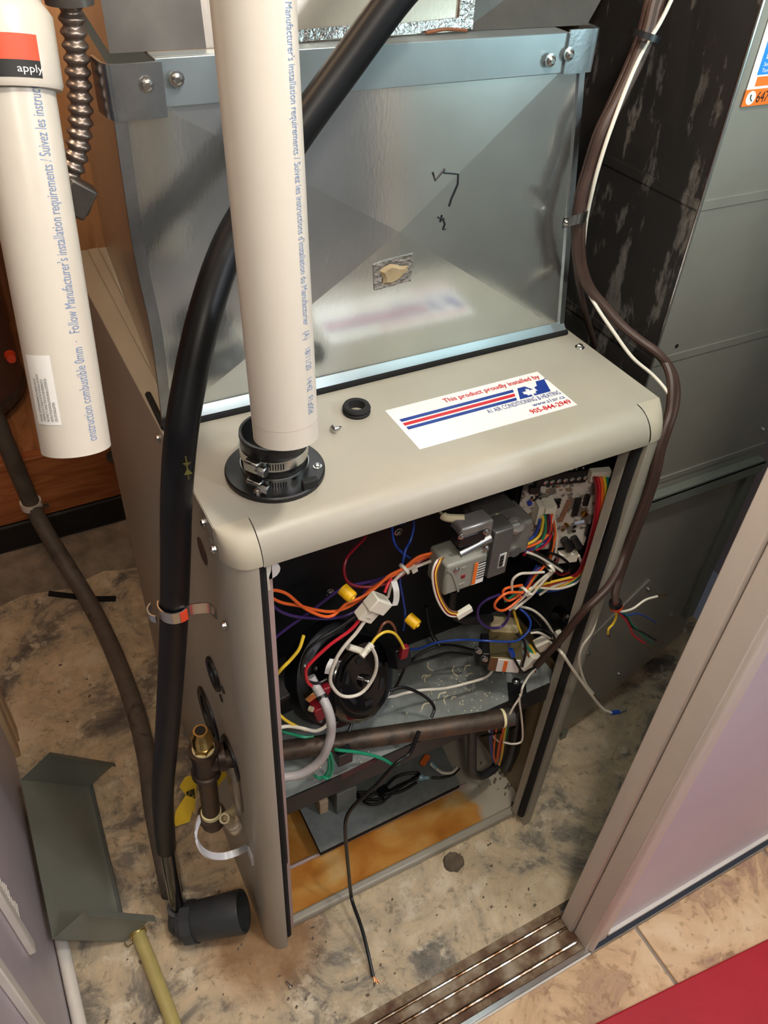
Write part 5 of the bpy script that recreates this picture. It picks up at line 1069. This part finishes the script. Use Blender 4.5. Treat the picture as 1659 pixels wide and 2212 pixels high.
B().tube([at(-30, 850, Y=1.17), at(20, 975, Y=1.17), at(70, 1092, Y=1.17), at(100, 1150, Y=1.13), at(140, 1215, Y=1.06), at(195, 1305, Z=.05), at(235, 1385, Z=.035), at(270, 1470, Z=.03), at(297, 1550, Z=.03), at(318, 1640, Z=.03), at(332, 1740, Z=.035), at(350, 1830, Z=.04), at(372, 1930, Z=.045)], .0205, 16).build('hose_wall', 'drain_grey', dg)
p = at(68, 1090, Y=1.17); 
B().lathe(p - V((0, -.006, .012)), at(66, 1080, Y=1.17) - at(72, 1098, Y=1.17), [(0, .021), (0, .026), (.02, .026), (.02, .021)], 18, closed=True).build('coupling', 'trim_white', dg)
B().obox(at(95, 1093, Y=1.195), ((1, 0, 0), (0, 1, 0), (0, 0, 1)), (.012, .002, .007)).build('strap_ear', 'steel', dg)
tag(B().strap([at(105, 1282, Z=.004), at(150, 1287, Z=.004), at(200, 1293, Z=.004), at(250, 1293, Z=.004)], .016, .004, (.3, .9, 0)).build('rubber_strip', 'gasket'), 'flat black rubber strip lying on the concrete under the grey hose', 'strip')
wh = thing('water_tank', 'brown cylindrical tank standing on the wooden platform', 'tank', (-.28, 1.55, .345))
B().lathe((-.30, 1.56, .345), (0, 0, 1), [(0, .17), (.012, .205), (.03, .21), (.8, .21), (.84, .18)], 48).build('shell', 'tank', wh)
B().lathe((-.30, 1.56, .346), (0, 0, 1), [(.004, .19), (.02, .213), (.045, .2135), (.05, .211)], 48).build('base_ring', 'steel_dark', wh)
p = at(22, 768, Y=1.34); B().cyl(p, p + V((.0, -.03, .006)), .014, .010, n=14).build('drain_knob', 'red_lbl', wh)
# flexible conduit with squeeze connector
fx = thing('flexible_conduit', 'ribbed flexible metal conduit with squeeze connector hanging by the plenum', 'conduit', at(150, 460, Y=.26))
P = spline([at(148, -60, Y=.25), at(150, 0, Y=.25), at(158, 60, Y=.25), at(166, 130, Y=.25), at(172, 200, Y=.25), at(174, 260, Y=.25), at(168, 320, Y=.25), at(155, 368, Y=.25), at(146, 395, Y=.25)], 30)
acc = [0]
for a_, b_ in zip(P, P[1:]): acc.append(acc[-1] + (b_ - a_).length)
B().tube(P, lambda t: .0098 + .0016 * math.sin(2 * math.pi * acc[min(len(acc) - 1, int(t * (len(acc) - 1) + .5))] / .0102), 16, 0).build('armour', 'conduit', fx)
B().cyl(at(146, -20, Y=.25), at(151, 8, Y=.25), .020, n=18).build('lock_nut', 'steel_dark', fx)
c = at(136, 405, Y=.25)
B().obox(c + V((.002, 0, -.006)), ((1, 0, -.55), (0, 1, 0), (.55, 0, 1)), (.022, .014, .011)).build('squeeze_body', 'steel_dark', fx, bevel=.003)
B().obox(at(163, 425, Y=.243), ((.8, 0, -.6), (0, 1, 0), (.6, 0, .8)), (.014, .011, .016)).build('squeeze_ear', 'steel_dark', fx, bevel=.003)
k = B().obox(at(141, 444, Y=.243), ((.8, 0, -.5), (0, 1, 0), (.5, 0, .8)), (.010, .003, .018)).build('mounting_lug', 'steel_dark', fx, bevel=.004)
B().lathe(at(144, 452, Y=.2395), (0, -1, 0), [(0, .0035), (.0006, .0035)], 12).build('lug_hole', 'inner_black', k)
tag(B().tube([at(62, -20, Y=.22), at(52, 40, Y=.22), at(40, 82, Y=.2)], .0022, 8).build('hanging_wire', 'grey_wire'), 'thin grey wire hanging behind the white pipe coupling', 'wire')
tag(B().tube([at(78, 20, Y=.3), at(80, 100, Y=.3), at(76, 130, Y=.3), at(70, 148, Y=.3)], .0016, 8).build('hanging_wire', 'brown_wire'), 'thin brown wire with a bent end left of the conduit', 'wire')
# crumbs and hardware on the concrete
p = at(980, 1862, Z=0); b = B(); ring = []
random.seed(9)
for k in range(18):
    a = 2 * math.pi * k / 18; ring.append(V((math.cos(a) * .023 * (1 + random.uniform(-.12, .12)), math.sin(a) * .021 * (1 + random.uniform(-.12, .12)), .0)))
b.add([p + q_ for q_ in ring] + [p + q_ * .85 + V((0, 0, .006 + random.uniform(0, .002))) for q_ in ring] + [p + V((0, 0, .004))], [(k, (k + 1) % 18, 18 + (k + 1) % 18, 18 + k) for k in range(18)] + [(18 + k, 18 + (k + 1) % 18, 36) for k in range(18)])
tag(b.build('mud_lump', 'mud'), 'round lump of grey dirt on the concrete before the base lip', 'debris')
tag(B().lathe(at(630, 2135, Z=.004), V((-.3, 1, .1)), [(0, .002), (.001, .0045), (.004, .0045), (.005, .0022), (.014, .0018), (.016, .0004)], 12).build('loose_screw', 'steel'), 'small steel screw lying on the concrete in front of the furnace', 'screw')
b = B()
for k in range(120):
    x, y = random.uniform(-.3, .5), random.uniform(-.15, .9) if random.random() < .5 else random.uniform(-.15, .15)
    if 0 < x < .6 and y > .02: continue
    s_ = random.uniform(.0008, .0022); b.obox((x, y, s_ * .4), ((1, random.random(), 0), (-random.random(), 1, 0), (0, 0, 1)), (s_ * 1.5, s_, s_ * .4))
o = tag(b.build('floor_grit', 'mud'), 'dark grit scattered on the concrete', 'grit'); o['kind'] = 'stuff'
# red mat on the tiles
e0_, e1_ = V((.468, -.362, 0)), V((.854, -.399, 0)); d = (e1_ - e0_).normalized(); nrm = V((d.y, -d.x, 0))
m0, m1 = e0_ - d * .35, e1_ + d * .6
tag(B().prism([m0 + V((0, 0, .0015)), m1 + V((0, 0, .0015)), m1 + nrm * .55 + V((0, 0, .0015)), m0 + nrm * .55 + V((0, 0, .0015))], (0, 0, .009)).build('floor_mat', 'red_mat', bevel=.003), 'plain red mat lying on the stone tiles', 'mat')
